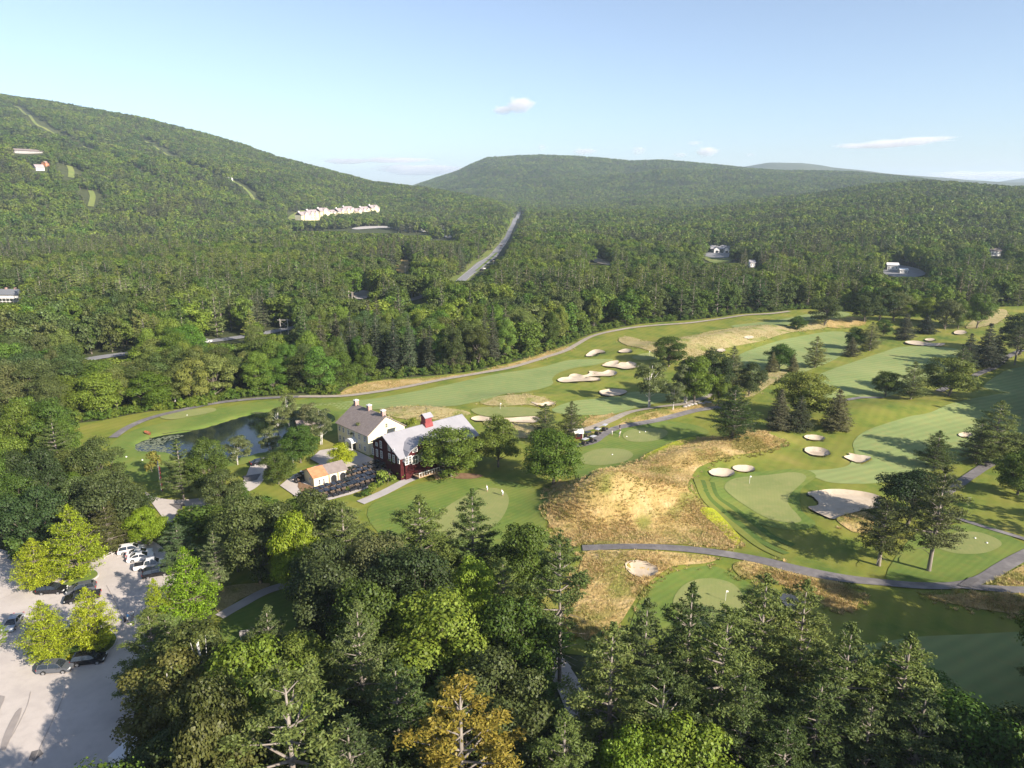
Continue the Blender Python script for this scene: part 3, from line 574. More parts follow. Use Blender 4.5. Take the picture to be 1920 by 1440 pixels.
# ------------------------------------------------------------------ trees
def leafquads(C, Nn, size, rg, asp=1.0):
    """irregular little four-cornered leaf clumps at C facing Nn"""
    n = len(C); Nn = Nn / np.maximum(np.linalg.norm(Nn, axis=1), 1e-6)[:, None]
    a = np.cross(Nn, rg.normal(size=(n, 3))); a /= np.maximum(np.linalg.norm(a, axis=1), 1e-6)[:, None]; b = np.cross(Nn, a)
    s = (np.asarray(size) * rg.uniform(.6, 1.3, n))[:, None]
    q = lambda: rg.uniform(.65, 1.15, (n, 1))
    fold = Nn * s * rg.uniform(-.25, .25, (n, 1))
    V = np.stack([C + a * s * q() * asp, C + b * s * q() + fold, C - a * s * q() * asp, C - b * s * q() + fold], 1).reshape(-1, 3)
    return V, np.arange(4 * n).reshape(n, 4)
def dirs(n, rg):
    v = rg.normal(size=(n, 3)); return v / np.linalg.norm(v, axis=1)[:, None]
def broad(seed, Ht=14., Wd=10., nl=18, n=4500, size=.30, base=.2, lob=.34, trunks=1, trad=.28, top=1.0, sparse=0.0, limb=True, tn=7, up=.35, cone=0.0):
    rg = np.random.default_rng(seed); rd = random.Random(seed)
    zc = Ht * (base + 1) / 2; rz = Ht * (1 - base) / 2; rx = Wd / 2
    L = []; tries = 0
    while len(L) < nl and tries < 4000:
        tries += 1
        d = dirs(1, rg)[0]; 
        if d[2] < -.9: continue
        k = rg.uniform(.55, .80) if rg.random() < .85 else rg.uniform(.1, .5)
        zz = d[2]; sh = 1 - cone * max(0, zz) * .75
        p = np.array([d[0] * rx * k * sh, d[1] * rx * k * sh, zc + zz * rz * (k + .02)])
        r = rx * lob * rg.uniform(.7, 1.3) * (1 - .35 * cone * max(0, zz))
        if all(np.linalg.norm((p - q) / (1, 1, 1)) > .55 * (r + s) * (1.25 if sparse else .8) for q, s in L): L.append((p, r))
    w = np.array([s ** 2 for _, s in L]); w /= w.sum(); C = []; Nn = []
    for (p, r), ww in zip(L, w):
        k = int(n * ww); d = dirs(k, rg); d[:, 2] = np.where(d[:, 2] < -.4, -d[:, 2] * .6, d[:, 2])
        # lumpy surface of sprays
        s1 = dirs(9, rg); dd = d @ s1.T; lump = 1 + .22 * np.clip((dd.max(1) - .75) * 4, -1, 1)
        rr = r * lump * rg.uniform(.62, 1.06, k) ** .8
        q = p + d * rr[:, None] * np.array([1.08, 1.08, .86]); C.append(q); nn = d * 1.1 + rg.normal(size=(k, 3)) * .5 + np.array([0, 0, up]); Nn.append(nn)
    C = np.concatenate(C); Nn = np.concatenate(Nn)
    V, Fq = leafquads(C, Nn, size, rg)
    m = MB()
    for t in range(trunks):
        a = rg.uniform(0, 6.28); off = (0 if trunks == 1 else .35 * trad * 4)
        b = Vector((math.cos(a) * off, math.sin(a) * off, -.4)); tp = Vector((math.cos(a) * off * 3 + rg.normal() * .3, math.sin(a) * off * 3 + rg.normal() * .3, Ht * (.55 if trunks == 1 else .8)))
        mid = b.lerp(tp, .5) + Vector((rg.normal() * .2, rg.normal() * .2, 0))
        m.tube([b, b.lerp(mid, .12), mid, tp], [trad * 1.35, trad, trad * .72, trad * .3], tn)
        if limb:
            for i, (p, r) in enumerate(L):
                if trunks > 1 and i % trunks != t: continue
                f = rg.uniform(.25, .8); s = b.lerp(mid, f * 2) if f < .5 else mid.lerp(tp, f * 2 - 1)
                if s.z > p[2] - .4: s = b.lerp(tp, max(.15, min(.7, (p[2] - r) / Ht)))
                e = Vector(p); h = s.lerp(e, .5) + Vector((0, 0, -.25 * (e - s).length * .2))
                m.tube([s, h, e], [trad * .38, trad * .24, trad * .08], 4, cap=False)
    return V, Fq, m
def conifer(seed, Ht=21., Rd=4.8, whorls=20, per=5, n=6000, size=.22, asp=.45, base=.2, rise=.18, droop=0.0, flat_=.25, prof=.75, trad=.27, gap=0.0, tn=7, inner=.3, bare=0, lean=0.0, irr=.35, wid=.30):
    rg = np.random.default_rng(seed); m = MB(); C = []; Nn = []; B = []
    tp = Vector((rg.normal() * lean, rg.normal() * lean, Ht))
    m.tube([(0, 0, -.4), (0, 0, .4), tuple(tp * .5), tuple(tp)], [trad * 1.3, trad, trad * .62, .03], tn)
    for i in range(whorls):
        f = (i + rg.uniform(-.25, .25)) / whorls; z = Ht * (base + (1 - base) * f); z = min(z, Ht - .15); t0 = 1 - f
        R0 = Rd * (t0 ** prof) * (1.0 if f > .16 else .55 + f * 2.8)
        k0 = rg.uniform(0, 6.28)
        for j in range(per):
            if rg.random() < gap: continue
            a = k0 + 6.283 * j / per + rg.normal() * .25; L = max(.35, R0 * rg.uniform(1 - irr, 1 + irr * .55)); B.append((a, L, z, f))
    for i in range(bare):
        a = rg.uniform(0, 6.28); z = Ht * rg.uniform(.12, base + .12); L = Rd * rg.uniform(.3, .75)
        e = Vector((math.cos(a) * L, math.sin(a) * L, z + rg.uniform(-.4, .5))); m.tube([(0, 0, z), e * .5 + Vector((0, 0, z * .5 + .1)), e], [.07, .045, .015], 3, cap=False)
    tot = sum(b[1] ** 1.4 for b in B)
    for a, L, z, f in B:
        dv = np.array([math.cos(a), math.sin(a), 0.0]); sv = np.array([-math.sin(a), math.cos(a), 0.0])
        rs_ = rise + .5 * f; ax = np.array(tp) * (z / Ht)
        def pt(u):
            u = np.asarray(u)[..., None]; return ax * [1, 1, 0] + [0, 0, z] + dv * (L * u) + np.array([0, 0, 1.0]) * (L * (rs_ * u - droop * u + (rise * .8 - droop * .2) * u * u * .6))
        m.tube([tuple(pt(v)) for v in (0., .5, .92)], [max(.035, .026 * L + .02), max(.025, .016 * L), .012], 4 if L > 2 else 3, cap=False)
        k = max(4, int(n * L ** 1.4 / tot)); nt_ = max(2, int(L * 2.2))
        u0 = inner + (1 - inner) * rg.random(nt_) ** .7; tu = rg.integers(0, nt_, k)          # tufts sit on side twigs
        side = rg.uniform(-1, 1, nt_) * wid * L * (1.15 - u0) ** .6
        off = rg.normal(size=(k, 3)) * [.30, .30, .30 * flat_ * 2] * min(1.0, .45 + L * .14)
        q = pt(u0[tu]) + sv * side[tu][:, None] + off
        q[:, 2] += np.abs(side[tu]) * .12 * (1 if droop == 0 else -1.2)
        C.append(q); Nn.append(rg.normal(size=(k, 3)) * .62 + [0, 0, .75] + dv * .25)
    k = max(6, n // 60); C.append(np.stack([tp.x + rg.normal(size=k) * .12, tp.y + rg.normal(size=k) * .12, Ht - rg.random(k) * Ht * .06 + .1], 1)); Nn.append(rg.normal(size=(k, 3)))
    V, Fq = leafquads(np.concatenate(C), np.concatenate(Nn), size, rg, asp)
    return V, Fq, m
P = {}                                     # kind -> list of (root prototype meshes, height, width)
def reg(kind, gen, leafm, barkm, ht, wd):
    V, Fq, m = gen; wd = 2 * float(np.percentile(np.hypot(V[:, 0], V[:, 1]), 96)); ht = float(V[:, 2].max())
    cm = mesh_np('crown', V, Fq, leafm); tm = m.mesh('trunk', barkm, True)
    P.setdefault(kind, []).append((cm, tm, ht, wd))
for s in range(4): reg('maple', broad(10 + s, 14, 11, 34, 21000, .142, base=.03, lob=.31, cone=.25 * (s % 2)), M['leaf'], M['bark'], 14, 12.4)
for s in range(3): reg('oak', broad(20 + s, 14, 11, 30, 18000, .15, base=.04, lob=.29), M['leaf_dark'], M['bark'], 14, 12)
for s in range(2): reg('bright', broad(30 + s, 10, 8, 24, 12000, .12, base=.05, cone=.5), M['leaf_bright'], M['bark'], 10, 9)
for s in range(3): reg('birch', broad(40 + s, 12, 7, 20, 8500, .125, base=.12, lob=.28, trunks=2 + s % 2, trad=.13, sparse=1), M['birch_leaf'], M['white_bark'], 12, 7.6)
for s in range(3): reg('birch_wood', broad(45 + s, 14, 9, 26, 15000, .125, base=.05, lob=.27, trunks=2, trad=.14, sparse=1), M['leaf_dark'], M['white_bark'], 14, 9.6)
for s in range(4): reg('pine', conifer(50 + s, 21, 5.4, 15, 6, 21000, .185, irr=.42, base=.12, prof=.74, wid=.26, asp=.38, inner=.2), M['needle'], M['pine_bark'], 21, 10.4)
for s in range(3): reg('tall_pine', conifer(60 + s, 24, 4.6, 13, 5, 14000, .18, base=.42, prof=.55, gap=.12, bare=16, irr=.5, lean=.3), M['needle'], M['pine_bark'], 24, 8.6)
for s in range(2): reg('limby_pine', conifer(70 + s, 22, 6.2, 10, 5, 21000, .19, base=.14, prof=.5, gap=.06, inner=.5, trad=.34, rise=.3, irr=.5, lean=.25, wid=.36), M['needle'], M['white_bark'] if False else M['pine_bark'], 22, 12)
for s in range(3): reg('full_pine', conifer(75 + s, 15, 4.6, 17, 7, 17000, .15, irr=.32, base=.08, prof=.78, wid=.30, asp=.42, inner=.15, rise=.12, trad=.22), M['needle'], M['pine_bark'], 15, 9)
for s in range(2): reg('stem_pine', conifer(78 + s, 15, 4.4, 13, 7, 15000, .15, irr=.4, base=.27, prof=.62, wid=.32, asp=.42, inner=.15, rise=.12, trad=.28, bare=8), M['needle'], M['pine_bark'], 15, 9)
reg('yellow_pine', conifer(80, 20, 5.0, 12, 5, 17000, .17, base=.12, prof=.62, inner=.42, rise=.25, gap=.06, irr=.4), M['needle_yellow'], M['pine_bark'], 20, 9.6)
for s in range(3): reg('spruce', conifer(90 + s, 13, 2.9, 22, 7, 11000, .15, asp=.5, base=.05, rise=0.05, droop=.28, prof=.85, inner=.12, irr=.2, trad=.2, wid=.28), M['needle_spruce'], M['bark'], 13, 5.9)
for s in range(3): reg('feathery', conifer(100 + s, 9.5, 4.1, 14, 8, 14000, .14, asp=.4, base=.1, rise=.5, droop=.42, prof=.85, inner=.1, irr=.2, trad=.15, wid=.34), M['leaf_bright'], M['bark'], 9.5, 7.6)
for s in range(2): reg('shrub', broad(110 + s, 3, 3.4, 9, 700, .16, base=.0, limb=False, trad=.06), M['leaf'], M['bark'], 3, 3.8)
# lighter versions for the wood farther off
for s in range(3): reg('maple_mid', broad(120 + s, 14, 9.5, 20, 3400, .31, base=.0, tn=5, limb=False), M['leaf'], M['bark'], 14, 10.6)
for s in range(2): reg('oak_mid', broad(125 + s, 14, 10, 19, 3200, .32, base=.0, tn=5, limb=False), M['leaf_dark'], M['bark'], 14, 11)
for s in range(3): reg('pine_mid', conifer(130 + s, 19, 4.3, 14, 5, 3600, .30, asp=.5, base=.06, prof=.6, irr=.5, tn=4), M['needle'], M['pine_bark'], 19, 8.4)
for s in range(2): reg('spruce_mid', conifer(135 + s, 14, 2.8, 15, 6, 2600, .28, asp=.6, base=.05, rise=.05, droop=.28, prof=.85, inner=.1, irr=.2, tn=4), M['needle_spruce'], M['bark'], 14, 5.8)
for s in range(3): reg('broad_far', broad(140 + s, 12, 9.5, 11, 420, .75, base=.0, tn=3, limb=False, lob=.42), M['leaf' if s else 'leaf_dark'], M['bark'], 12, 11)
for s in range(3): reg('pine_far', conifer(150 + s, 16, 3.8, 8, 5, 320, .72, asp=.7, base=.08, prof=.6, irr=.4, tn=3), M['needle' if s else 'needle_spruce'], M['bark'], 16, 7.6)
NAMES = {'maple': 'maple_tree', 'oak': 'oak_tree', 'bright': 'yellow_green_tree', 'birch': 'birch_tree', 'birch_wood': 'birch_tree', 'pine': 'pine_tree', 'tall_pine': 'pine_tree', 'limby_pine': 'pine_tree', 'full_pine': 'pine_tree', 'stem_pine': 'pine_tree',
         'yellow_pine': 'pine_tree', 'spruce': 'spruce_tree', 'feathery': 'feathery_tree', 'shrub': 'shrub', 'maple_mid': 'broadleaf_tree', 'oak_mid': 'broadleaf_tree', 'pine_mid': 'pine_tree', 'spruce_mid': 'spruce_tree'}
TREES = []     # placed so far: x, y, radius
def tree(kind, x, y, h, w, label, group=None, tint=None, var=None, cat='tree', rz=None, z=None):
    L = P[kind]; cm, tm, H0, W0 = L[(random.randrange(len(L)) if var is None else var % len(L))]
    o = empty(NAMES[kind], (x, y, float(H(x, y)) if z is None else z), random.uniform(0, 6.28) if rz is None else rz, (w / W0, w / W0, h / H0))
    tag(o, label, 'shrub' if kind == 'shrub' else cat, group)
    c = put(bpy.data.objects.new('crown', cm), o); t = put(bpy.data.objects.new('trunk', tm), o)
    if tint: c.color = (*tint, 1)
    TREES.append((x, y, w / 2)); return o
def tree_b(kind, bx, by, ty, wpx, label, group=None, tint=None, var=None, **k):
    """base point and top row as seen, crown width as seen"""
    x, y = at(bx, by); z0 = float(H(x, y)); h = z_for(y, ty) - z0; _, _, zc = project(x, y, h / 2)
    return tree(kind, x, y, max(h, 1.0), wpx * zc / F, label, group, tint, var, **k)
def tree_t(kind, tx, ty, h, w, label, group=None, tint=None, var=None, **k):
    """top as seen and true height"""
    x, y = flat(tx, ty, h); return tree(kind, x, y, h, w, label, group, tint, var, **k)
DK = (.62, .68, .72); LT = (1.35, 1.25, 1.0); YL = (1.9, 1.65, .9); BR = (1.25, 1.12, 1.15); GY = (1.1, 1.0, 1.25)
g1 = 'trees dotted over the golf course'
for a in [
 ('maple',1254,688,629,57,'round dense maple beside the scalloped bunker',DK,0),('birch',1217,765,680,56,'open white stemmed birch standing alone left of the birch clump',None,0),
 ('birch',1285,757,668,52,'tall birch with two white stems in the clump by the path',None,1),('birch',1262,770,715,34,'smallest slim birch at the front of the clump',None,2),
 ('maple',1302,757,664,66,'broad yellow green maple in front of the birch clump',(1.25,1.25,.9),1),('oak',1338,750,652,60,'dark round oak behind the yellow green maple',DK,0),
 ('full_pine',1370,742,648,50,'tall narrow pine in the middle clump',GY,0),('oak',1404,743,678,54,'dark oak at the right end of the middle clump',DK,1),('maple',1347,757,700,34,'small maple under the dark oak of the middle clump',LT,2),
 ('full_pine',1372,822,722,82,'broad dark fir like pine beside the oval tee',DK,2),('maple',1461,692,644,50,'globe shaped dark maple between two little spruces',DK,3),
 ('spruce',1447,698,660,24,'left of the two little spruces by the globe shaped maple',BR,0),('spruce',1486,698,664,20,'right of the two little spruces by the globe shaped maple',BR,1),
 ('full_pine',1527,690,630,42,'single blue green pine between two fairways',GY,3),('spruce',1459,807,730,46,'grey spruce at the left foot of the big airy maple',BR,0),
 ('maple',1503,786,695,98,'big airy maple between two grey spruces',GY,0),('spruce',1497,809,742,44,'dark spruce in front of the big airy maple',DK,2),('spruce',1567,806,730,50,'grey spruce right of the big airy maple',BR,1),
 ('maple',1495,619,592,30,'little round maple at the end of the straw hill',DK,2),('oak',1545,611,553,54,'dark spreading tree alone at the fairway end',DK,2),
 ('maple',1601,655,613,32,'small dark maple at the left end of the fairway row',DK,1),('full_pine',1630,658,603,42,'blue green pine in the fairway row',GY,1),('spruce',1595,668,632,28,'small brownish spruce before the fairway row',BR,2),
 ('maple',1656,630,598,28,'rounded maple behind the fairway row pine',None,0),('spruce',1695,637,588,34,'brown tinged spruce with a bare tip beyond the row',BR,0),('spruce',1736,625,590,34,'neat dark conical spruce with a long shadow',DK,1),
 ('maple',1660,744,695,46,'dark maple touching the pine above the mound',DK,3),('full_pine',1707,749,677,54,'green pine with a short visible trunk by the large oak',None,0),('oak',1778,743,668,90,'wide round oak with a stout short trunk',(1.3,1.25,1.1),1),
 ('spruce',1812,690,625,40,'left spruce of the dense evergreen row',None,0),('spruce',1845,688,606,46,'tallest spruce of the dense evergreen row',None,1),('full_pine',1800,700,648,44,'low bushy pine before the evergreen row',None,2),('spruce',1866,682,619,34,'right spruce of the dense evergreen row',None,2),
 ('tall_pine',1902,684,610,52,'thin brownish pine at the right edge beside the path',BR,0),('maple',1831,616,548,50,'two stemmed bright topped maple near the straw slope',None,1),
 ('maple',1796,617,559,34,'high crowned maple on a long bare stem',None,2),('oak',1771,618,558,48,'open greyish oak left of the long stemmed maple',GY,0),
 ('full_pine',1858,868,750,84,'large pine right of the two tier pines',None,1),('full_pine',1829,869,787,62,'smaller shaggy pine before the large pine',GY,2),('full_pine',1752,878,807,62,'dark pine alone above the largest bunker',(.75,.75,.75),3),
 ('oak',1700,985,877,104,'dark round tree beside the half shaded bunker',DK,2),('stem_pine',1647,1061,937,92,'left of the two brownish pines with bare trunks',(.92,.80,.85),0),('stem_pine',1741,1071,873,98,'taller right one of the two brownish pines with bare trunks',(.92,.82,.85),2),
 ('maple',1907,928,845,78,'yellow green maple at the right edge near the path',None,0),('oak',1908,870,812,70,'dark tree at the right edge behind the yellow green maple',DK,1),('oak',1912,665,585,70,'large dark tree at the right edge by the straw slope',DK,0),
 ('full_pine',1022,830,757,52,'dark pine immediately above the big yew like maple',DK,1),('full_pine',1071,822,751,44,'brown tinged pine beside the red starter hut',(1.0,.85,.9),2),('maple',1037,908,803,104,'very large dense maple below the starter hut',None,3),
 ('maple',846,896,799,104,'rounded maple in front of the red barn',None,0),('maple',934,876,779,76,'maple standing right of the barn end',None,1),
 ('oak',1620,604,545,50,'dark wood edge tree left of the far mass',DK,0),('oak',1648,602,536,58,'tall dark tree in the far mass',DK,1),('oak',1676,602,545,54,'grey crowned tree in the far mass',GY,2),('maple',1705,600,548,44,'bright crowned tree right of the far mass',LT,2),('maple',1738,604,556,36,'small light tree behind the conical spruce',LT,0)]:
    tree_b(a[0], a[1], a[2], a[3], a[4] * 1.1, a[5], g1, a[6], a[7])
g2 = 'trees round the clubhouse and pond'
for a in [
 ('birch',543,800,740,34,'slender pointed birch at the pond corner',None,0),('birch',522,812,762,44,'bushy birch left of the slender pointed one',None,1),('birch',583,806,756,44,'grey topped birch behind the small roofed pavilion',GY,2),('birch',602,834,765,50,'white trunked birch left of the cream house',None,0),
 ('birch',507,850,800,40,'small two stemmed birch on the pond bank',None,1),('birch',447,872,820,56,'low spreading birch by the black car',None,2),('maple',564,868,795,70,'dense maple behind the flagpole',None,1),('maple',523,908,845,62,'rounded maple by the driveway bend',DK,2),
 ('bright',643,878,829,54,'yellow green tree between the shed and the cream house',None,0),('birch',676,838,790,34,'pale birch against the cream house wall',LT,1),('pine',345,938,823,70,'layered pine left of the roadside oak',None,0),
 ('maple',395,930,820,78,'tall rounded roadside tree by the pond tip',DK,0),('oak',420,960,878,76,'leafy tree leaning over the driveway',None,1),('shrub',287,886,847,30,'rusty brown bush beside the roadside pole',(1.7,1.0,1.3),0),
 ('pine',118,912,783,92,'broad layered pine above the left wood',None,1),('oak',190,935,818,92,'leafy oak right of the broad layered pine',None,2),('oak',62,960,838,110,'large dark oak in the left wood',DK,0),('tall_pine',85,990,900,70,'pale needled pine before the large dark oak',None,1),
 ('maple',146,955,884,62,'bright green maple below the broad layered pine',LT,2),('oak',250,968,903,64,'compact dark tree beside the driveway mouth',None,1),('full_pine',208,1033,932,78,'bronze brown conifer above the rail fence',(1.15,.88,.85),1),('maple',277,1022,950,72,'lemon green round tree above the white cars',(2.6,2.2,.9),2),
 ('feathery',76,1103,1008,84,'feathery lime tree on the left end of the upper island',None,0),('feathery',150,1088,945,96,'tallest feathery lime tree above the upper island',(.85,.9,.9),1),('feathery',95,1240,1125,92,'left feathery lime tree on the lower island',None,2),
 ('feathery',180,1222,1100,84,'right feathery lime tree on the lower island',None,0),('feathery',302,1190,1083,56,'slim feathery lime tree at the car park edge',None,1),('feathery',362,1175,1024,98,'big feathery green tree right of the car park',(.62,.85,.9),2),
 ('pine',342,1075,980,84,'blue grey pine behind the pickup',(1.1,1.15,1.5),3),('pine',412,1110,990,62,'narrow blue grey pine beside the big feathery tree',(1.1,1.15,1.5),1),('shrub',118,1010,978,40,'grey twiggy bush behind the feathery trees',GY,1),
 ('shrub',748,893,858,48,'grey green shrub by the barn corner',(1.6,1.4,1.5),0),('shrub',724,908,880,38,'smaller shrub at the end of the cart rows',(1.5,1.4,1.5),1),('shrub',770,890,868,30,'low shrub under the barn door',LT,0),
 ('shrub',770,800,782,26,'bush between the cream house and the barn roof',LT,1),('shrub',30,1052,1010,48,'green bush at the left edge of the car park',None,0),
 ('maple',448,950,905,44,'small tree over the driveway',None,3),('bright',348,985,948,30,'small round yellow green shrub below the driveway',None,1),('shrub',700,922,905,26,'bush beside the concrete walk',LT,0),('shrub',685,932,915,22,'low bush at the lower end of the cart rows',None,1),
 ('limby_pine',1,1215,1165,34,'feathery tip at the left picture edge',(1.6,1.8,.6),0)]:
    tree_b(a[0], a[1], a[2], a[3], a[4], a[5], g2, a[6], a[7])
g3 = 'large trees of the near wood'
for a in [   # kind, top px, top py, height, width, label, tint, variant
 ('tall_pine',1055,1000,24,10,'tall pine with a long bare dark trunk beside the tawny fescue',None,0),('pine',668,1125,22,10.5,'upright pine with a pale trunk rising from the dark wood',None,1),
 ('limby_pine',528,1252,25,17,'huge open pine with white limbs at the bottom',(1.15,1.1,.95),0),('yellow_pine',862,1268,23,14,'yellow needled pine at the bottom centre',None,0),
 ('maple',455,1203,19,14,'broad bright maple above the huge open pine',(1.3,1.25,.95),1),('birch_wood',372,1163,18,14,'dull olive tree at the car park corner',(1.15,1.05,.95),0),('birch_wood',305,1225,17,12,'bronze olive tree below the olive one',(1.2,1.0,.9),1),
 ('oak',290,1380,15,11,'dark tree hiding the white truck',DK,2),('maple',355,1375,15,12,'round leafy tree in the bottom left corner of the wood',None,0),
 ('pine',885,915,20,11,'bushy topped pine in front of the practice green',None,0),('pine',785,925,20,14,'ragged broad pine below the practice lawn',(1.1,1.1,.95),3),('pine',640,940,18,11,'pine touching the cart yard edge',None,2),
 ('maple',985,975,17,11,'dark dense maple between the practice lawn and the tall pine',DK,1),('maple',885,1040,16,8,'bright green maple spray in the middle wood',(2.0,1.9,1.2),2),('maple',548,955,18,9,'yellow leaved maple behind the dark lawn',(1.9,1.7,.8),3),
 ('oak',470,925,18,13,'dark wide oak above the dark lawn',None,0),('oak',575,915,18,13,'olive oak left of the concrete walk',None,1),('maple',820,1110,18,16,'pale topped maple in the heart of the wood',(1.4,1.35,1.1),0),
 ('oak',700,1000,17,12,'grey green oak in the middle of the wood',GY,2),('oak',600,1010,17,11,'dark oak left of the grey green oak',DK,1),('pine',430,925,16,8,'small pine behind the dark wide oak',None,0),
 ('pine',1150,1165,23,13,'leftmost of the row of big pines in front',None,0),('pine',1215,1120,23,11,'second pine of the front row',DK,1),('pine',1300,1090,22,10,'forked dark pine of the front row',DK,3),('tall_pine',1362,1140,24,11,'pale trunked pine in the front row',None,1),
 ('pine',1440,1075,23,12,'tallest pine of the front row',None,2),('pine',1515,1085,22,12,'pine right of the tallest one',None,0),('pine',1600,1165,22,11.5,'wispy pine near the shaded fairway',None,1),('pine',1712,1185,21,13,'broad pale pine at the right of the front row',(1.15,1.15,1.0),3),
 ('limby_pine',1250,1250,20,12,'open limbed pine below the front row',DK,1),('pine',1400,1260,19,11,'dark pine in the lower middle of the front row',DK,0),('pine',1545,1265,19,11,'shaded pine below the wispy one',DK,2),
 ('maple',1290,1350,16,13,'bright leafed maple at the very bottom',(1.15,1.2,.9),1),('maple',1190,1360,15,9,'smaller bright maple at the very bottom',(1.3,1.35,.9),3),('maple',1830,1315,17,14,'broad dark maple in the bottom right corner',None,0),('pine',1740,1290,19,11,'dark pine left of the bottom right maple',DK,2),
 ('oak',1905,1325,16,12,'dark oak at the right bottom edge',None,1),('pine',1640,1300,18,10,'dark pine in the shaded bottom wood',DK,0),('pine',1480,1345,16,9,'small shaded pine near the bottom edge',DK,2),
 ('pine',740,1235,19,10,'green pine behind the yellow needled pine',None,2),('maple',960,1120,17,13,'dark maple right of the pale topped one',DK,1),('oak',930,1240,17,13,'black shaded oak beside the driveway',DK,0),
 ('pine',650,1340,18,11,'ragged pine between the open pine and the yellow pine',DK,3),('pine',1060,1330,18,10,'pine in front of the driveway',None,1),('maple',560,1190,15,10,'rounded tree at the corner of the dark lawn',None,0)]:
    tree_t(a[0], a[1], a[2], a[3], a[4], a[5], g3, a[6], a[7])

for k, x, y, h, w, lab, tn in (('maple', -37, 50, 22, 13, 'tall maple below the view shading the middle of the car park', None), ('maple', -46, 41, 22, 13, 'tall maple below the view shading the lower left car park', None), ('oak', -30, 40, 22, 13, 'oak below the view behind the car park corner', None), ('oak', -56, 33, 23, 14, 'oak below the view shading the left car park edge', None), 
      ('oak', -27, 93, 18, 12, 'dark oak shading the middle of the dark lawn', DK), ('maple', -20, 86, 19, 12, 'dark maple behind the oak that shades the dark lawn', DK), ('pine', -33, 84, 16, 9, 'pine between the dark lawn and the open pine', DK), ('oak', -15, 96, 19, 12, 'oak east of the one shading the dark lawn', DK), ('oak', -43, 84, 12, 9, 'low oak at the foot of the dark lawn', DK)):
    tree(k, x, y, h, w, lab, g3, tn)
for x, y, lab in ((-31, 62, 'tall oak shading the middle of the car park'), (-29, 55, 'tall oak right behind the white truck'), (-27, 49, 'tall oak at the lower corner of the car park'), (-27, 42, 'tall oak by the bottom edge near the truck')):
    tree('oak', x, y, 23, 9.5, lab, g3, (.9, .8, .75))
for i in range(49):
    y = 40 + (i // 7) * 7.5 + random.uniform(-2, 2); x = .75 * (y * CO + 14) + 8 + (i % 7) * 10 + random.uniform(-3, 3)
    tree(('maple', 'oak', 'pine')[i % 3], x, y, random.uniform(23, 29), random.uniform(12, 15), 'tall tree of the wood outside the view that shades the lower fairway', 'trees shading the lower fairway from outside the view')
# ------------------------------------------------------------------ the woods
def hidden_by_land(x, y, top):
    r = np.hypot(x, y); az = np.degrees(np.arctan2(x, y)); ia = np.clip(np.searchsorted(np.degrees(azs), az), 1, na - 1)
    ir = np.clip(np.searchsorted(rs, r * .985) - 1, 0, len(rs) - 1)
    return (top - CAMZ) / r < CUM[ir, ia] - .0008
def ring_points(r0, r1, sp, pad=150, right=2150):
    n = int(r1 / sp) + 2; I, J = np.meshgrid(np.arange(-n, n), np.arange(0, int(n / .866) + 3)); x = (I + .5 * (J % 2)) * sp; y = J * sp * .866
    x = (x + rng.uniform(-.38, .38, x.shape) * sp).ravel(); y = (y + rng.uniform(-.38, .38, y.shape) * sp).ravel()
    r = np.hypot(x, y); m = (r >= r0) & (r < r1) & (y > 5); x, y = x[m], y[m]
    px, py, zc = project(x, y, hmac(x, y)); m = (px > -pad) & (px < right) & (zc > 5); return x[m], y[m]
LAWN = catmull(wp([(400,1165),(418,1140),(470,1118),(560,1095),(665,1092),(690,1150),(640,1215),(560,1250),(470,1262),(420,1225)]), 2)
NEARW = [catmull(wp(p), 2) for p in (
  [(330,975),(372,965),(440,955),(480,935),(560,945),(640,950),(690,975),(760,1040),(860,1085),(940,1085),(985,1120),(1010,1150),(960,1215),(920,1300),(600,1290),(560,1270),(700,1200),(690,1090),(560,1092),(440,1110),(400,1060),(350,1010)],
  [(280,1240),(420,1240),(600,1290),(930,1300),(960,1215),(1030,1240),(1090,1400),(1100,1900),(320,1900),(290,1400)],
  [(1130,1350),(1500,1340),(1640,1330),(1700,1400),(1850,1450),(2100,1470),(2100,1900),(1140,1900)],
  [(-200,900),(30,860),(140,870),(225,900),(255,940),(285,965),(300,995),(230,1022),(170,1035),(60,1045),(0,1020),(-200,1000)],
  [(2110,1000),(2260,985),(2300,1030),(2130,1050)], [(1995,700),(2300,690),(2400,850),(2010,845)])]
COURSE = ROUGH_W
pts = []
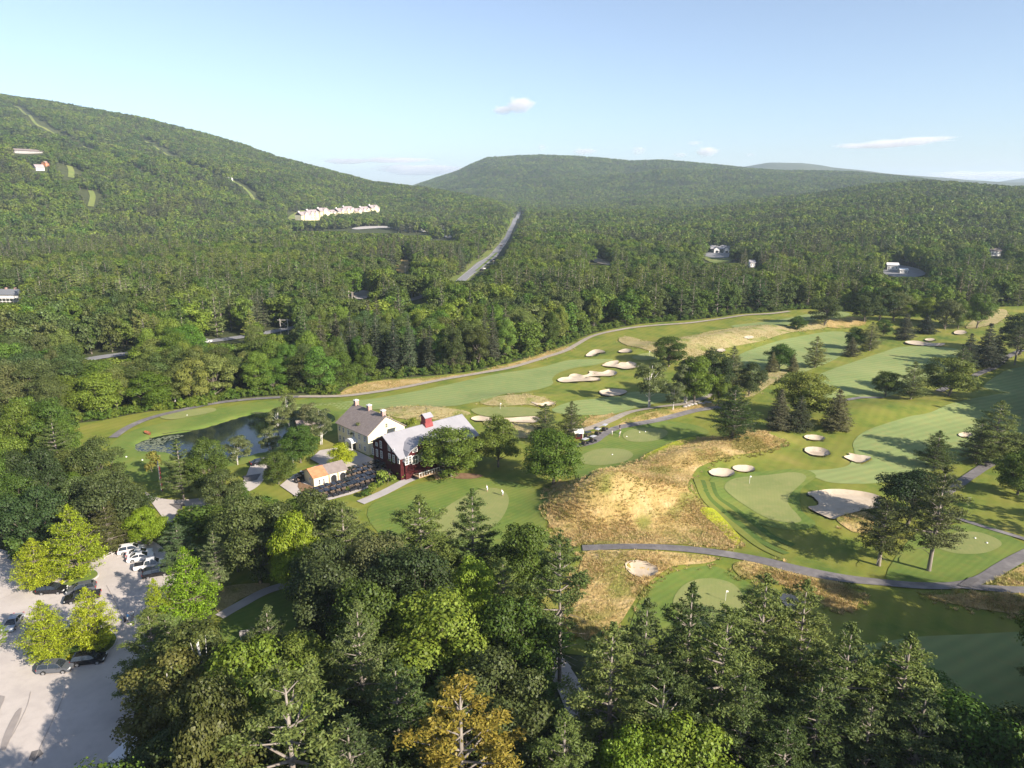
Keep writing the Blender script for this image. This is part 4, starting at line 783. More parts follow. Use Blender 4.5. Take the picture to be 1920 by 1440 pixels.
for r0, r1, sp in ((40, 200, 7.0), (200, 420, 8.2), (420, 900, 8.6), (900, 1700, 10.0), (1700, 4700, 12.5)):
    x, y = ring_points(r0, r1, sp, 200, 3300 if r0 < 100 else (2400 if r0 < 300 else 2080))
    ok = np.ones(len(x), bool)
    inc = inside(COURSE, x, y); near = np.zeros(len(x), bool)
    if r0 < 250:
        for w in NEARW: near |= inside(w, x, y)
        px, py, _ = project(x, y, 0)
        ok &= (~inc & (py < 850)) | near | ((px < 60) & (py < 1000) & ~inc)
        ok &= ~inside(LAWN, x, y)
    else: ok &= ~inc
    for w in OPEN: ok &= ~inside(w, x, y)
    for tx, ty, tr in TREES: ok &= np.hypot(x - tx, y - ty) > tr * .75
    if r0 < 250: ok &= edge_dist(COURSE, x, y) > 2.5
    x, y = x[ok], y[ok]; z = hmac(x, y)
    n = len(x); dens = vnoise(x, y, 70, 11) * .6 + vnoise(x, y, 25, 12) * .4
    conif = (dens + rng.uniform(-.22, .22, n)) > (.60 if r0 < 1600 else .68)
    spru = conif & (vnoise(x, y, 120, 14) > .62)
    h = np.where(conif, rng.uniform(15, 25, n) * (1 if r0 < 850 else .82), rng.uniform(12, 19, n)) * np.where((np.hypot(x, y) < 150) & near[ok], .62, 1.0)
    w = np.where(spru, rng.uniform(6, 8, n), np.where(conif, rng.uniform(7.5, 12, n), rng.uniform(6.5, 16.5, n))) * (sp / 8.4) ** .8
    m = ~hidden_by_land(x, y, z + h) if r0 > 400 else np.ones(n, bool)
    pts.append(np.stack([x, y, z, h, w, conif * 1.0 + spru * 1.0], 1)[m])
A = np.concatenate(pts)
# the back treeline is tall dark and even; shrubs fill the gaps under it
# keep what the photograph shows through the wood visible: lower or drop trees that would stand in front
KEEP = [(548,396,722,432,1e4),(756,418,802,440,1e4),(806,420,854,450,1e4),(1318,462,1382,492,1e4),(1655,496,1735,518,1e4),(-10,545,44,568,1e4),(174,661,242,673,1e4),(388,633,460,644,1e4),(500,612,552,626,1e4),
        (744,490,770,512,1e4),(662,548,692,560,1e4),(1108,482,1144,496,1e4),(26,274,84,290,1e4),(64,312,90,322,1e4),(120,308,140,336,1e4),(164,360,180,390,1e4),(540,396,600,412,1e4),(655,423,745,436,1e4),
        (776,558,795,568,1e4),(1850,470,1880,484,1e4),(1404,494,1418,502,1e4),(1690,500,1712,516,1e4)]
for (a, b), (c, d_) in zip([(862,524),(885,510),(905,494),(930,474),(948,450),(958,430),(966,412)], [(885,510),(905,494),(930,474),(948,450),(958,430),(966,412),(974,398)]):
    n_ = 4
    for i in range(n_):
        qx = a + (c - a) * (i + .5) / n_; qy = b + (d_ - b) * (i + .5) / n_; KEEP.append((qx - 14 + 8 * (qy < 470), qy - 3, qx + 14 - 6 * (qy < 470), qy + 3, 1e4))
for kx0, ky0, kx1, ky1, _ in KEEP:
    gx, gy = at((kx0 + kx1) / 2, ky1); gr = math.hypot(gx, gy)
    r = np.hypot(A[:, 0], A[:, 1]); px, pb, zc = project(A[:, 0], A[:, 1], A[:, 2]); _, pt_, _ = project(A[:, 0], A[:, 1], A[:, 2] + A[:, 3])
    hw = A[:, 4] / 2 * F / zc * .8
    m = (r < gr * 1.02) & (px + hw > kx0) & (px - hw < kx1) & (pt_ < ky1) & (pb > ky0)
    if not m.any(): continue
    k = (ky1 + 1 - 720) / F; zt = CAMZ - A[m, 1] * (SI + k * CO) / (CO - k * SI); nh = zt - A[m, 2]
    A[m, 4] *= np.clip(nh / A[m, 3] + .25, .3, 1); A[m, 3] = nh
    A = A[(A[:, 3] > 3.0)]
CAPS = np.array([(-400,800),(0,840),(130,835),(240,900),(330,985),(400,925),(470,935),(560,930),(600,952),(650,968),(700,990),(800,1005),(900,1015),(950,1045),(1040,1085),(1130,1160),(1300,1140),(1500,1140),(1650,1225),(1750,1270),(1900,1335),(2300,1380)], float)
r = np.hypot(A[:, 0], A[:, 1]); px, pb, zc = project(A[:, 0], A[:, 1], A[:, 2]); cap = np.interp(px, CAPS[:, 0], CAPS[:, 1]); cap = np.where((px > 380) & (px < 660) & (pb > 1225), np.maximum(cap, 1215), cap)
m = (r < 200) & (pb > 860) & (px < 1980) & (px > -100); k = (cap - 720) / F; zt = CAMZ - A[:, 1] * (SI + k * CO) / (CO - k * SI); nh = np.minimum(A[:, 3], zt - A[:, 2])
A[:, 4] = np.where(m, A[:, 4] * np.clip(nh / A[:, 3] + .2, .35, 1), A[:, 4]); A[:, 3] = np.where(m, nh, A[:, 3]); A = A[A[:, 3] > 3.5]
# shrubs and low growth at wood edges
r = np.hypot(A[:, 0], A[:, 1]); px, py, zc = project(A[:, 0], A[:, 1], A[:, 2])
inview = (px > -60) & (px < 1980) & (py < 1500)
app = A[:, 3] / zc; kind = A[:, 5]
order = np.argsort(-app * inview)
MARKS = [(303,905,'the pale roadside pole'),(95,815,'the leaning brown pole'),(330,740,'the creek side pole'),(287,748,'the white transformer box'),(213,667,'the first gap of the country road'),(430,640,'the white car on the country road'),(534,615,'the timber power frame'),(655,560,'the pair of mid wood poles'),(10,558,'the white farmhouse'),
 (590,745,'the pointed birch'),(690,715,'the tan strip start'),(830,705,'the middle of the long fairway'),(955,685,'the bend of the treeline path'),(1060,650,'the kidney bunker'),(1180,615,'the start of the straw hill'),(1330,600,'the middle of the straw hill'),(1480,583,'the far end of the treeline path'),(1545,580,'the dark spreading tree'),(1650,560,'the far dark mass'),(1740,560,'the neat conical spruce'),(1830,560,'the two stemmed maple'),(1900,560,'the straw slope'),
 (880,520,'the near end of the highway'),(940,455,'the middle of the highway'),(757,500,'the rusty clearing'),(1125,490,'the sandy scar'),(1355,480,'the pale roofed lodge'),(1690,508,'the white sheds'),(40,820,'the left end of the course'),(100,900,'the left wood top'),(30,1000,'the car park entrance'),(205,1010,'the bronze conifer'),(240,930,'the driveway mouth'),(277,1000,'the lemon green tree'),
 (370,1080,'the big feathery tree'),(520,1160,'the dark lawn'),(500,1100,'the walk under the trees'),(600,1000,'the yellow leaved maple'),(640,960,'the cart yard pine'),(760,1020,'the ragged broad pine'),(880,1010,'the bushy topped pine'),(985,1030,'the dark dense maple'),(1050,1150,'the tall bare trunked pine'),(984,1180,'the white marker post'),(665,1250,'the upright pale trunked pine'),(530,1350,'the huge open pine'),(860,1350,'the yellow needled pine'),(370,1250,'the dull olive tree'),(300,1330,'the bronze olive tree'),
 (1150,1300,'the leftmost front pine'),(1300,1200,'the forked front pine'),(1440,1200,'the tallest front pine'),(1600,1280,'the wispy pine'),(1712,1290,'the broad pale pine'),(1840,1400,'the bottom right maple'),(1280,1420,'the bright bottom maple'),(345,880,'the layered pondside pine'),(480,930,'the driveway bend'),(40,700,'the creek'),(120,700,'the weeping pale crown')]
MKX = np.array([m_[0] for m_ in MARKS]); MKY = np.array([m_[1] for m_ in MARKS])
cnt = {0: 0, 1: 0, 2: 0}; lim = {0: 225, 1: 230, 2: 120}; solo = np.zeros(len(A), bool)
DETAIL = {0: ('maple', 'oak'), 1: ('pine', 'pine'), 2: ('spruce', 'spruce')}
MID = {0: ('maple_mid', 'oak_mid'), 1: ('pine_mid', 'pine_mid'), 2: ('spruce_mid', 'spruce_mid')}
USED = set()
for i in order:
    k = int(kind[i])
    if cnt[k] >= lim[k] or not inview[i]: continue
    cnt[k] += 1; solo[i] = True; x, y, z, h, w = A[i, :5]
    alt = int(vnoise(x, y, 30, 21) + rng.uniform(-.2, .2) > .5); nm = (DETAIL if r[i] < 330 else MID)[k][alt]
    v = rng.uniform(.72, 1.35); warm = rng.uniform(.82, 1.1)
    qx, qy, _ = project(x, y, z + h * .6); dd = np.hypot(MKX - qx, (MKY - qy) * 1.4); j0 = int(dd.argmin()); mk = MARKS[j0]; ax, ay = qx - mk[0], qy - mk[1]
    dr = ('right of' if ax > 0 else 'left of') if abs(ax) > 1.2 * abs(ay) else ('beyond' if ay < 0 else 'in front of'); dr = ('' if dd[j0] > 45 else 'just ') + dr if dd[j0] < 110 else 'well ' + dr
    sz = 'towering' if h > (20 if k else 16.5) else ('low' if h < (16 if k else 13) else 'medium'); wd_ = 'slim' if w < (9 if k == 1 else 7 if k == 2 else 10.5) else 'broad'
    tn_ = 'pale' if v > 1.15 else ('dark' if v < .88 else ('yellowish' if warm > 1.04 else 'green'))
    tn_ = 'yellowish' if warm > 1.07 and tn_ == 'pale' else tn_
    sp_ = {0: ('maple', 'oak')[alt], 1: 'pine', 2: 'spruce'}[k]
    g_ = f'{("broadleaf trees", "pines", "spruces")[k]} of the wood near {mk[2]}'
    tree(nm, x, y, h, w, f'{sz} {wd_} {tn_} {sp_} {dr} {mk[2]}', g_, (v * warm, v, v * rng.uniform(.85, 1.1)), z=z - .2)
rest = A[~solo]; rr = np.hypot(rest[:, 0], rest[:, 1])
print('trees', len(A), 'solo', solo.sum())
def proto_coll(name, kinds):
    c = bpy.data.collections.new(name)
    for k in kinds:
        for cm, tm, h0, w0 in P[k]:
            V = np.empty(len(cm.vertices) * 3, np.float32); cm.vertices.foreach_get('co', V); V = V.reshape(-1, 3) / [w0, w0, h0]
            V2 = np.empty(len(tm.vertices) * 3, np.float32); tm.vertices.foreach_get('co', V2); V2 = V2.reshape(-1, 3) / [w0, w0, h0]
            me = bpy.data.meshes.new('whole_tree'); f1 = np.arange(len(V)).reshape(-1, 4)
            f2 = [tuple(v + len(V) for v in p.vertices) for p in tm.polygons]
            me.from_pydata(np.concatenate([V, V2]).tolist(), [], [tuple(f) for f in f1.tolist()] + f2)
            me.materials.append(cm.materials[0]); me.materials.append(tm.materials[0])
            me.polygons.foreach_set('material_index', [0] * len(f1) + [1] * len(f2))
            c.objects.link(bpy.data.objects.new('whole_tree', me))
    return c
def scatter(name, pts, coll, label, tilt=0):
    """one object: points carrying scale and turn, each an instance of a whole plant"""
    n = len(pts); me = bpy.data.meshes.new(name); me.vertices.add(n); me.vertices.foreach_set('co', np.ascontiguousarray(pts[:, :3], np.float32).ravel())
    a = me.attributes.new('scl', 'FLOAT_VECTOR', 'POINT'); a.data.foreach_set('vector', np.ascontiguousarray(pts[:, [4, 4, 3]], np.float32).ravel())
    a = me.attributes.new('rot', 'FLOAT_VECTOR', 'POINT'); rv = np.zeros((n, 3), np.float32); rv[:, 2] = rng.uniform(0, 6.28, n); rv[:, :2] = rng.normal(size=(n, 2)) * tilt; a.data.foreach_set('vector', rv.ravel())
    me.update(); o = put(bpy.data.objects.new(name, me)); tag(o, label, kind='stuff')
    g = bpy.data.node_groups.new(name, 'GeometryNodeTree'); g.interface.new_socket('Geometry', in_out='INPUT', socket_type='NodeSocketGeometry'); g.interface.new_socket('Geometry', in_out='OUTPUT', socket_type='NodeSocketGeometry')
    N = g.nodes; L = g.links; gi = N.new('NodeGroupInput'); go = N.new('NodeGroupOutput'); ip = N.new('GeometryNodeInstanceOnPoints'); ci = N.new('GeometryNodeCollectionInfo')
    ci.inputs[0].default_value = coll; ci.inputs[1].default_value = True; ci.inputs[2].default_value = True
    def attr(nm, t='FLOAT_VECTOR'):
        q = N.new('GeometryNodeInputNamedAttribute'); q.data_type = t; q.inputs[0].default_value = nm; return q.outputs[0]
    L.new(gi.outputs[0], ip.inputs['Points']); L.new(ci.outputs[0], ip.inputs['Instance']); ip.inputs['Pick Instance'].default_value = True
    e2r = N.new('FunctionNodeEulerToRotation'); L.new(attr('rot'), e2r.inputs[0]); L.new(e2r.outputs[0], ip.inputs['Rotation']); L.new(attr('scl'), ip.inputs['Scale'])
    rv_ = N.new('FunctionNodeRandomValue'); rv_.data_type = 'INT'; rv_.inputs[4].default_value = 0; rv_.inputs[5].default_value = len(coll.objects) - 1
    L.new(rv_.outputs[2], ip.inputs['Instance Index']); L.new(ip.outputs[0], go.inputs[0])
    md = o.modifiers.new('scatter', 'NODES'); md.node_group = g; return o
far = rr > 800
cB, cP, cS = proto_coll('broad_mid', ['maple_mid', 'oak_mid']), proto_coll('pine_midc', ['pine_mid']), proto_coll('spruce_midc', ['spruce_mid'])
cBf, cPf = proto_coll('broad_farc', ['broad_far']), proto_coll('pine_farc', ['pine_far'])
kd = rest[:, 5].astype(int)
scatter('forest', rest[(kd == 0) & ~far], cB, 'broadleaf woodland filling the valley'); scatter('forest', rest[(kd == 1) & ~far], cP, 'pines scattered through the valley woodland'); scatter('forest', rest[(kd == 2) & ~far], cS, 'dark spruces scattered through the valley woodland')
scatter('forest', rest[(kd == 0) & far], cBf, 'distant broadleaf forest over the mountains'); scatter('forest', rest[(kd > 0) & far], cPf, 'distant conifers among the mountain forest')
# brush along the wood's foot, and at the course edge
ed = []
for i in range(len(COURSE)):
    a = COURSE[i]; b = COURSE[(i + 1) % len(COURSE)]; L_ = np.linalg.norm(b - a)
    mx, my = (a + b) / 2; qx, qy, _ = project(mx, my, 0)
    if qy > 800 and qx > 60: continue
    for t in np.arange(0, L_, 1.6):
        p = a + (b - a) * t / L_; n_ = np.array([-(b - a)[1], (b - a)[0]]) / L_
        for s in range(2):
            q = p + n_ * rng.uniform(-5.5, -.5) + rng.normal(size=2) * .4
            if inside(COURSE, q[0:1], q[1:2])[0]: q = p - (q - p)
            ed.append((q[0], q[1], 0, rng.uniform(1.2, 4.2), rng.uniform(2.2, 4.6)))
ed = np.array(ed); ed[:, 2] = hmac(ed[:, 0], ed[:, 1]) - .2; ok = ~inside(COURSE, ed[:, 0], ed[:, 1])
for w in OPEN[:3]: ok &= ~inside(w, ed[:, 0], ed[:, 1])
cSh = proto_coll('brushc', ['shrub']); scatter('undergrowth', ed[ok], cSh, 'green brush along the foot of the back treeline')
x, y = [q.ravel() for q in np.meshgrid(np.arange(-260, 0, 2.0), np.arange(60, 420, 2.0))]; x = x + rng.uniform(-1, 1, x.shape); y = y + rng.uniform(-1, 1, y.shape)
strip = catmull(wp([(20,815),(60,795),(130,770),(230,745),(300,735),(367,740),(370,757),(280,768),(180,783),(90,797),(40,812)]), 2)
ok = inside(strip, x, y); scatter('undergrowth', np.stack([x[ok], y[ok], hmac(x[ok], y[ok]) - .3, rng.uniform(.8, 1.9, ok.sum()), rng.uniform(1.6, 3.2, ok.sum())], 1), cSh, 'green brush strip along the creek')
# tall grass
def tuft_mesh(col, seed, h=.9):
    rg = np.random.default_rng(seed); k = 22; a = rg.uniform(0, 6.28, k); r0 = rg.uniform(0, .35, k); hh = rg.uniform(.5, 1., k); ln = rg.uniform(.1, .45, k); w = .055
    b = np.stack([np.cos(a) * r0, np.sin(a) * r0, np.zeros(k)], 1); t = b + np.stack([np.cos(a) * ln, np.sin(a) * ln, hh], 1); s = np.stack([-np.sin(a), np.cos(a), np.zeros(k)], 1) * w
    me = mesh_np('tuft', np.concatenate([b - s, b + s, t]), np.stack([np.arange(k), np.arange(k) + k, np.arange(k) + 2 * k], 1), col); return me
M['tuft'] = leaf_mat('dry_grass_blades', (.52, .36, .155), (.59, .45, .23), var=.18, trans=.4, patch=False); M['tuft_green'] = leaf_mat('green_grass_blades', (.27, .26, .07), (.36, .30, .10), trans=.4, patch=False); M['tuft_pale'] = leaf_mat('straw_blades', (.48, .40, .22), (.42, .35, .17), trans=.4, patch=False)
def tcoll(nm, mats):
    c = bpy.data.collections.new(nm)
    for i, m in enumerate(mats): c.objects.link(bpy.data.objects.new('tuft', tuft_mesh(m, 200 + i)))
    return c
cG = tcoll('tufts3', [M['tuft_green'], M['tuft_green']]); cT = tcoll('tufts', [M['tuft']] * 3 + [M['tuft_green']]); cT2 = tcoll('tufts2', [M['tuft_pale']] * 3 + [M['tuft_green']])
def grass(Ps, coll, sp, label, hmax=.5):
    out = []
    for Pp in Ps:
        w = catmull(wp(Pp), 4); b0, b1 = w.min(0), w.max(0); X, Y = [q.ravel() for q in np.meshgrid(np.arange(b0[0] - 2, b1[0] + 2, sp), np.arange(b0[1] - 2, b1[1] + 2, sp))]
        X = X + rng.uniform(-.5, .5, X.shape) * sp; Y = Y + rng.uniform(-.5, .5, Y.shape) * sp; ins = inside(w, X, Y); ed_ = edge_dist(w, X, Y) if len(X) < 90000 else np.full(len(X), 9.); ok = ins | ((ed_ < 1.6) & (rng.random(len(X)) < .3)); ok &= ~(ins & (ed_ < .9) & (rng.random(len(X)) < .4))
        for bw in B_W.values(): ok &= ~inside(bw, X, Y)
        for pw in PATHS: ok &= ~inside(pw, X, Y)
        X, Y = X[ok], Y[ok]; nz = vnoise(X, Y, 4, 31) * .6 + vnoise(X, Y, 11, 32) * .4; k = rng.random(len(X)) < np.clip(nz * 2.0 - .25, .25, 1); X, Y, nz = X[k], Y[k], nz[k]
        out.append(np.stack([X, Y, H(X, Y) + .05, hmax * (.55 + nz * .9), .8 + nz], 1))
    q = np.concatenate(out); gr = vnoise(q[:, 0], q[:, 1], 9, 33) * .7 + vnoise(q[:, 0], q[:, 1], 3, 34) * .3 < .40
    scatter('tall_grass', q[gr], cG, label.replace('tawny', 'greener').replace('pale straw', 'greener'), .12); return scatter('tall_grass', q[~gr], coll, label, .12)
fl = list(FESC.values())
grass(fl[:1] + fl[1:5], cT, .5, 'tawny waving blades of fescue on the mounds'); grass(fl[5:], cT, .9, 'tawny tufts along the paths and treeline', .55)
grass(list(STRAW.values()), cT2, 1.1, 'pale straw blades on the upper hill', .5)
# ------------------------------------------------------------------ buildings
def pm(name, c, r=.7, **k):
    if name not in M: M[name] = mat(name, c, r, **k)
    return M[name]
def boards(name, c1, c2, period=.25, axis=2, rough=.75):
    m = nmat(name, [(.3, c1), (.7, c2)], 1.2, rough); return m
M['red_board'] = boards('red_boards', (.05, .009, .011), (.08, .015, .016)); M['red_cupola_sunlit'] = boards('sunlit_cupola_red', (.22, .05, .05), (.28, .07, .07)); M['roof_metal'] = nmat('pale_roof', [(.3, (.27, .265, .285)), (.7, (.33, .32, .34))], 3.5, .6)  # cupola red painted lighter as if sunlit, board red darker as if shaded
M['shingle'] = nmat('grey_shingle', [(.3, (.20, .165, .15)), (.7, (.27, .225, .205))], .8); M['cream'] = boards('cream_boards', (.74, .66, .44), (.80, .72, .50)); M['white'] = nmat('white_paint', [(.3, (.74, .72, .68)), (.7, (.8, .78, .75))], 2)
M['window_glass'] = pm('window_glass', (.03, .035, .045), .1, spec=.8); M['brick'] = nmat('chimney_brick', [(.3, (.36, .22, .19)), (.7, (.48, .33, .28))], .3)
M['orange_roof'] = nmat('rusty_roof', [(.3, (.50, .17, .08)), (.7, (.62, .27, .14))], .9); M['dark'] = pm('dark_inside', (.02, .02, .022), .9); M['timber'] = nmat('timber', [(.3, (.30, .20, .12)), (.7, (.42, .30, .19))], .6)
M['copper'] = pm('dark_metal', (.10, .10, .10), .4, metal=.6); M['found'] = nmat('foundation', [(.3, (.10, .055, .05)), (.7, (.14, .08, .07))], .8)
class Frame:
    """local axes u along, v across, z up from a corner"""
    def __init__(s, o, u, side=1):
        s.o = np.array([o[0], o[1]]); s.u = np.array(u, float) / np.hypot(*u); s.v = np.array([-s.u[1], s.u[0]]) * side; s.side = side
    def mtx(s): return Matrix(((s.u[0], s.v[0], 0, 0), (s.u[1], s.v[1], 0, 0), (0, 0, 1, 0), (0, 0, 0, 1)))
    def loc(s, u, v): p = s.o + s.u * u + s.v * v; return p[0], p[1]
    def hit(s, px, py, plane, val):           # where a sight line meets the plane u=val or v=val: (other, z)
        d = ray(px, py); n = s.u if plane == 'u' else s.v; q = s.o + n * val; t = (q @ n) / (d[:2] @ n); p = d * t
        w = p[:2] - s.o; return float(w @ (s.v if plane == 'u' else s.u)), float(CAMZ + p[2])
def slab(m, pts, th):
    """a thick plate from four corner points"""
    p = [Vector(q) for q in pts]; n = (p[1] - p[0]).cross(p[-1] - p[0]).normalized(); n = n if n.z > 0 else -n
    k = len(p); m.add([tuple(q) for q in p] + [tuple(q + n * th) for q in p], [tuple(range(k)), tuple(range(k, 2 * k))] + [(i, (i + 1) % k, (i + 1) % k + k, i + k) for i in range(k)])
class House:
    def __init__(s, name, fr, z, label, cat, group=None):
        s.fr = fr; s.root = tag(empty(name, (fr.o[0], fr.o[1], z)), label, cat, group); s.root.matrix_world = Matrix.Translation((fr.o[0], fr.o[1], z)) @ fr.mtx(); s.z = z
    def part(s, name, m, mt, parent=None, **k): return m.obj(name, mt, parent or s.root, **k)
    def gable(s, L, Wd, e, r, wall, roof, ov=.5, th=.22, u0=0, v0=0, b=-1.2, split=None):
        m = MB(); m.prism([(v0, b), (v0 + Wd, b), (v0 + Wd, e), (v0 + Wd / 2, r), (v0, e)], u0, u0 + L, 'x'); s.part('wall', m, wall)
        k = (r - e) / (Wd / 2); 
        for sg in (0, 1):
            m = MB(); ye = v0 - ov if sg == 0 else v0 + Wd + ov
            slab(m, [(u0 - ov, ye, e - k * ov + .03), (u0 + L + ov, ye, e - k * ov + .03), (u0 + L + ov, v0 + Wd / 2, r + .03), (u0 - ov, v0 + Wd / 2, r + .03)], th); s.part('roof', m, roof)
            # standing rows on the roof plane give it courses
        m = MB(); m.box((u0 + L / 2, v0 + Wd / 2, r + .2), (L + 2 * ov, .35, .12)); s.part('ridge_cap', m, roof)
    def window(s, plane, val, c, z, w, h, out, frame=None, panes=(2, 2), name='window'):
        """frame, glass and glazing bars standing proud of a wall"""
        frame = frame or M['white']; w *= .82; h *= .86; f = MB(); d = .10 * out; t = min(.14, w * .18)
        def bx(mb, cu, cz, a, bb, dep, off):
            if plane == 'u': mb.box((val + off, cu, cz), (dep, a, bb))
            else: mb.box((cu, val + off, cz), (a, dep, bb))
        for q in (-1, 1):
            bx(f, c + q * (w / 2), z, t, h + t, .12, d * .7); bx(f, c, z + q * h / 2, w - t, t, .12, d * .7)
        o = s.part(name, f, frame); g = MB(); bx(g, c, z, w - t, h - t, .04, d * .4); g.obj('pane', M['window_glass'], o)
        b_ = MB()
        for i in range(1, panes[0]): bx(b_, c - w / 2 + w * i / panes[0], z, .05, h - t, .05, d * .75)
        for i in range(1, panes[1]): bx(b_, c, z - h / 2 + h * i / panes[1], w - t, .05, .04, d * .85)
        b_.obj('glazing_bar', frame, o); return o
# ---- red barn clubhouse
fb = Frame((-26.8, 163.6), (.745, .667)); B = House('red_barn', fb, 0.0, 'long red barn clubhouse with a pale roof and a red cupola', 'barn')
B.gable(23.5, 14, 6.2, 10.0, M['red_board'], M['roof_metal'], .45)
m = MB(); m.prism([(-.35, 6.0), (6.6, 9.55), (6.6, -1.2), (-.35, -1.2)], -1.0, 0.02, 'x'); B.part('wall', m, M['red_board'], ).name = 'gable_bay'
m = MB(); slab(m, [(-1.5, -.8, 5.85), (.5, -.8, 5.85), (.5, 6.9, 10.04), (-1.5, 6.9, 10.04)], .2); B.part('roof', m, M['roof_metal'])
for i in range(18):                                                 # seams of the roof sheets
    for sg in (0, 1):
        m = MB(); u = .3 + i * 1.32; a = (u, -.42 if sg == 0 else 14.42, 6.14); b = (u, 7, 10.28); m.tube([a, b], .035, 4, cap=False); o_ = B.part('roof_seam', m, M['roof_metal'])
cgp, cgz = fb.hit(779.4, 833.7, 'v', -.6); u1, _ = fb.hit(800, 841, 'v', -.6); cg = 4.6; wd2 = 4.6
m = MB(); m.prism([(.05, -1.2), (9.2, -1.2), (9.2, 5.2), (7.9, 7.0), (6.4, 8.0), (4.7, 8.5), (3.0, 8.0), (1.4, 7.0), (.05, 5.2)], -.9, 4.5, 'y'); B.part('cross_gable', m, M['red_board'])
pr = [(-.35, 5.0), (1.2, 7.15), (2.9, 8.2), (4.7, 8.75), (6.5, 8.2), (8.1, 7.15), (9.6, 5.0)]
for a, b in zip(pr[:-1], pr[1:]):
    m = MB(); slab(m, [(a[0], -1.3, a[1]), (b[0], -1.3, b[1]), (b[0], 4.2, b[1]), (a[0], 4.2, a[1])], .16); B.part('roof', m, M['roof_metal'])
for px, py, w, h in ((706.7, 832.6, .95, 1.0), (714.5, 833.4, .95, 2.1), (738.4, 844.3, .95, 1.0), (730, 838.5, .95, 2.1), (699.7, 846, 1.0, 2.1), (707.5, 849, 1.0, 2.1), (715.8, 852, 1.0, 2.1), (731, 857, 1.0, 2.1), (738.8, 860, 1.0, 2.1), (747.5, 862, 1.0, 2.1)):
    bay = px > 720; v, z = fb.hit(px, py, 'u', -1.0 if bay else 0); B.window('u', -1.02 if bay else -.02, v, z, w, h, -1, panes=(2, 3) if h > 1.5 else (2, 2))
for px, py, w, h, nm in ((762, 864, 1.0, 2.3, 'window'), (768.6, 862, 1.0, 2.3, 'window'), (778, 861.5, 1.9, 2.5, 'door'), (787, 857, 1.0, 2.3, 'window'), (794, 855, 1.0, 2.3, 'window'), (777.5, 843.5, 1.7, 1.1, 'window')):
    u, z = fb.hit(px, py, 'v', -.9); B.window('v', -.92, u, z, w, h, -1, name=nm, panes=(2, 2) if nm == 'door' else (2, 3))
for px, py in ((812, 846), (822, 843), (882, 823)):
    u, z = fb.hit(px, py, 'v', 0); B.window('v', -.02, u, z, 1.4, 1.2, -1)
m = MB(); m.box((-.03, 9.0, 1.0), (.08, 1.2, 2.2)); m2 = B.part('basement_door', m, M['dark']); m = MB(); m.box((0.0, 7, -.1), (.16, 14.1, 3.1)); B.part('foundation', m, M['found'])
m = MB(); m.box((5.2, -2.4, 1.1), (6.4, 2.8, .22)); dk = B.part('deck', m, M['timber'])
for i in range(9): m = MB(); m.box((2.2 + i * .75, -3.7, 1.7), (.09, .09, 1.0)); m.obj('baluster', M['white'], dk)
m = MB(); m.box((5.2, -3.7, 2.22), (6.4, .12, .1)); m.obj('rail', M['white'], dk)
for i in range(5): m = MB(); m.box((6.8, -4.0 - i * .32, .95 - i * .21), (1.5, .34, .12)); m.obj('step', M['timber'], dk)
cu = 12.2; m = MB(); m.box((cu, 7, 10.9), (2.0, 2.0, 2.5)); cup = B.part('cupola', m, M['red_cupola_sunlit']); m = MB(); m.prism([(-1.05, 0), (1.05, 0), (1.5, -1.7), (-1.5, -1.7)], cu - 1.2, cu + 1.2, 'x', Matrix.Translation((0, 7, 10.7))); m.obj('cupola_skirt', M['red_cupola_sunlit'], cup)
for sg in (-1, 1):
    m = MB(); slab(m, [(cu - 1.35, 7 + sg * 1.35, 12.05), (cu + 1.35, 7 + sg * 1.35, 12.05), (cu + 1.35, 7, 13.0), (cu - 1.35, 7, 13.0)], .12); m.obj('cupola_roof', M['roof_metal'], cup)
m = MB(); m.prism([(-1.0, 12.12), (1.0, 12.12), (0, 12.8)], cu - 1.02, cu + 1.02, 'x', Matrix.Translation((0, 7, 0))); m.obj('cupola_gable', M['red_cupola_sunlit'], cup)
m = MB(); m.tube([(cu, 7, 12.9), (cu, 7, 14.6)], .05, 5); m.tube([(cu - .5, 7, 14.2), (cu + .5, 7, 14.2)], .04, 4); m.obj('weather_vane', M['copper'], cup)
# ---- cream house
fc = Frame((-38.6, 180.0), (-.70, .714), -1); Hh_ = House('cream_house', fc, 0.0, 'cream two storey house with a grey shingle roof and three chimneys', 'house')
Hh_.gable(15.5, 12, 5.7, 9.7, M['cream'], M['shingle'], .35)
for i in range(9):                                                   # shingle courses
    for sg in (0, 1):
        f = (i + .5) / 9; m = MB(); v = f * 6 if sg == 0 else 12 - f * 6; m.box((7.75, v, 5.7 + f * 4.0 + .24), (16.2, .10, .07)); Hh_.part('shingle_course', m, M['shingle'])
for u in (1.2, 8.0, 14.6):
    m = MB(); m.box((u, 6, 10.2), (1.0, 1.1, 2.0)); c_ = Hh_.part('chimney', m, M['brick']); m = MB(); m.box((u, 6, 11.25), (1.2, 1.3, .16)); m.box((u, 6, 11.4), (.6, .6, .2)); m.obj('chimney_cap', M['white'], c_)
for u in (1.6, 4.2, 6.9, 9.6, 12.2, 14.2):
    for z in (4.3, 1.6):
        if 5.5 < u < 8.5 and z < 2: continue
        Hh_.window('v', -.02, u, z, .95, 1.6, -1, frame=M['white'], panes=(2, 2))
for v, z in ((3, 4.0), (6, 4.0), (9, 4.0), (6, 7.2)): Hh_.window('u', -.02, v, z, .9, 1.5, -1, frame=M['cream'])
m = MB(); m.prism([(-1.7 * math.cos(a), 2.5 + 1.0 * math.sin(a)) for a in [math.pi * k / 8 for k in range(9)]], -1.9, 0, 'y', Matrix.Translation((6.9, 0, 0))); po = Hh_.part('porch_canopy', m, M['white'])
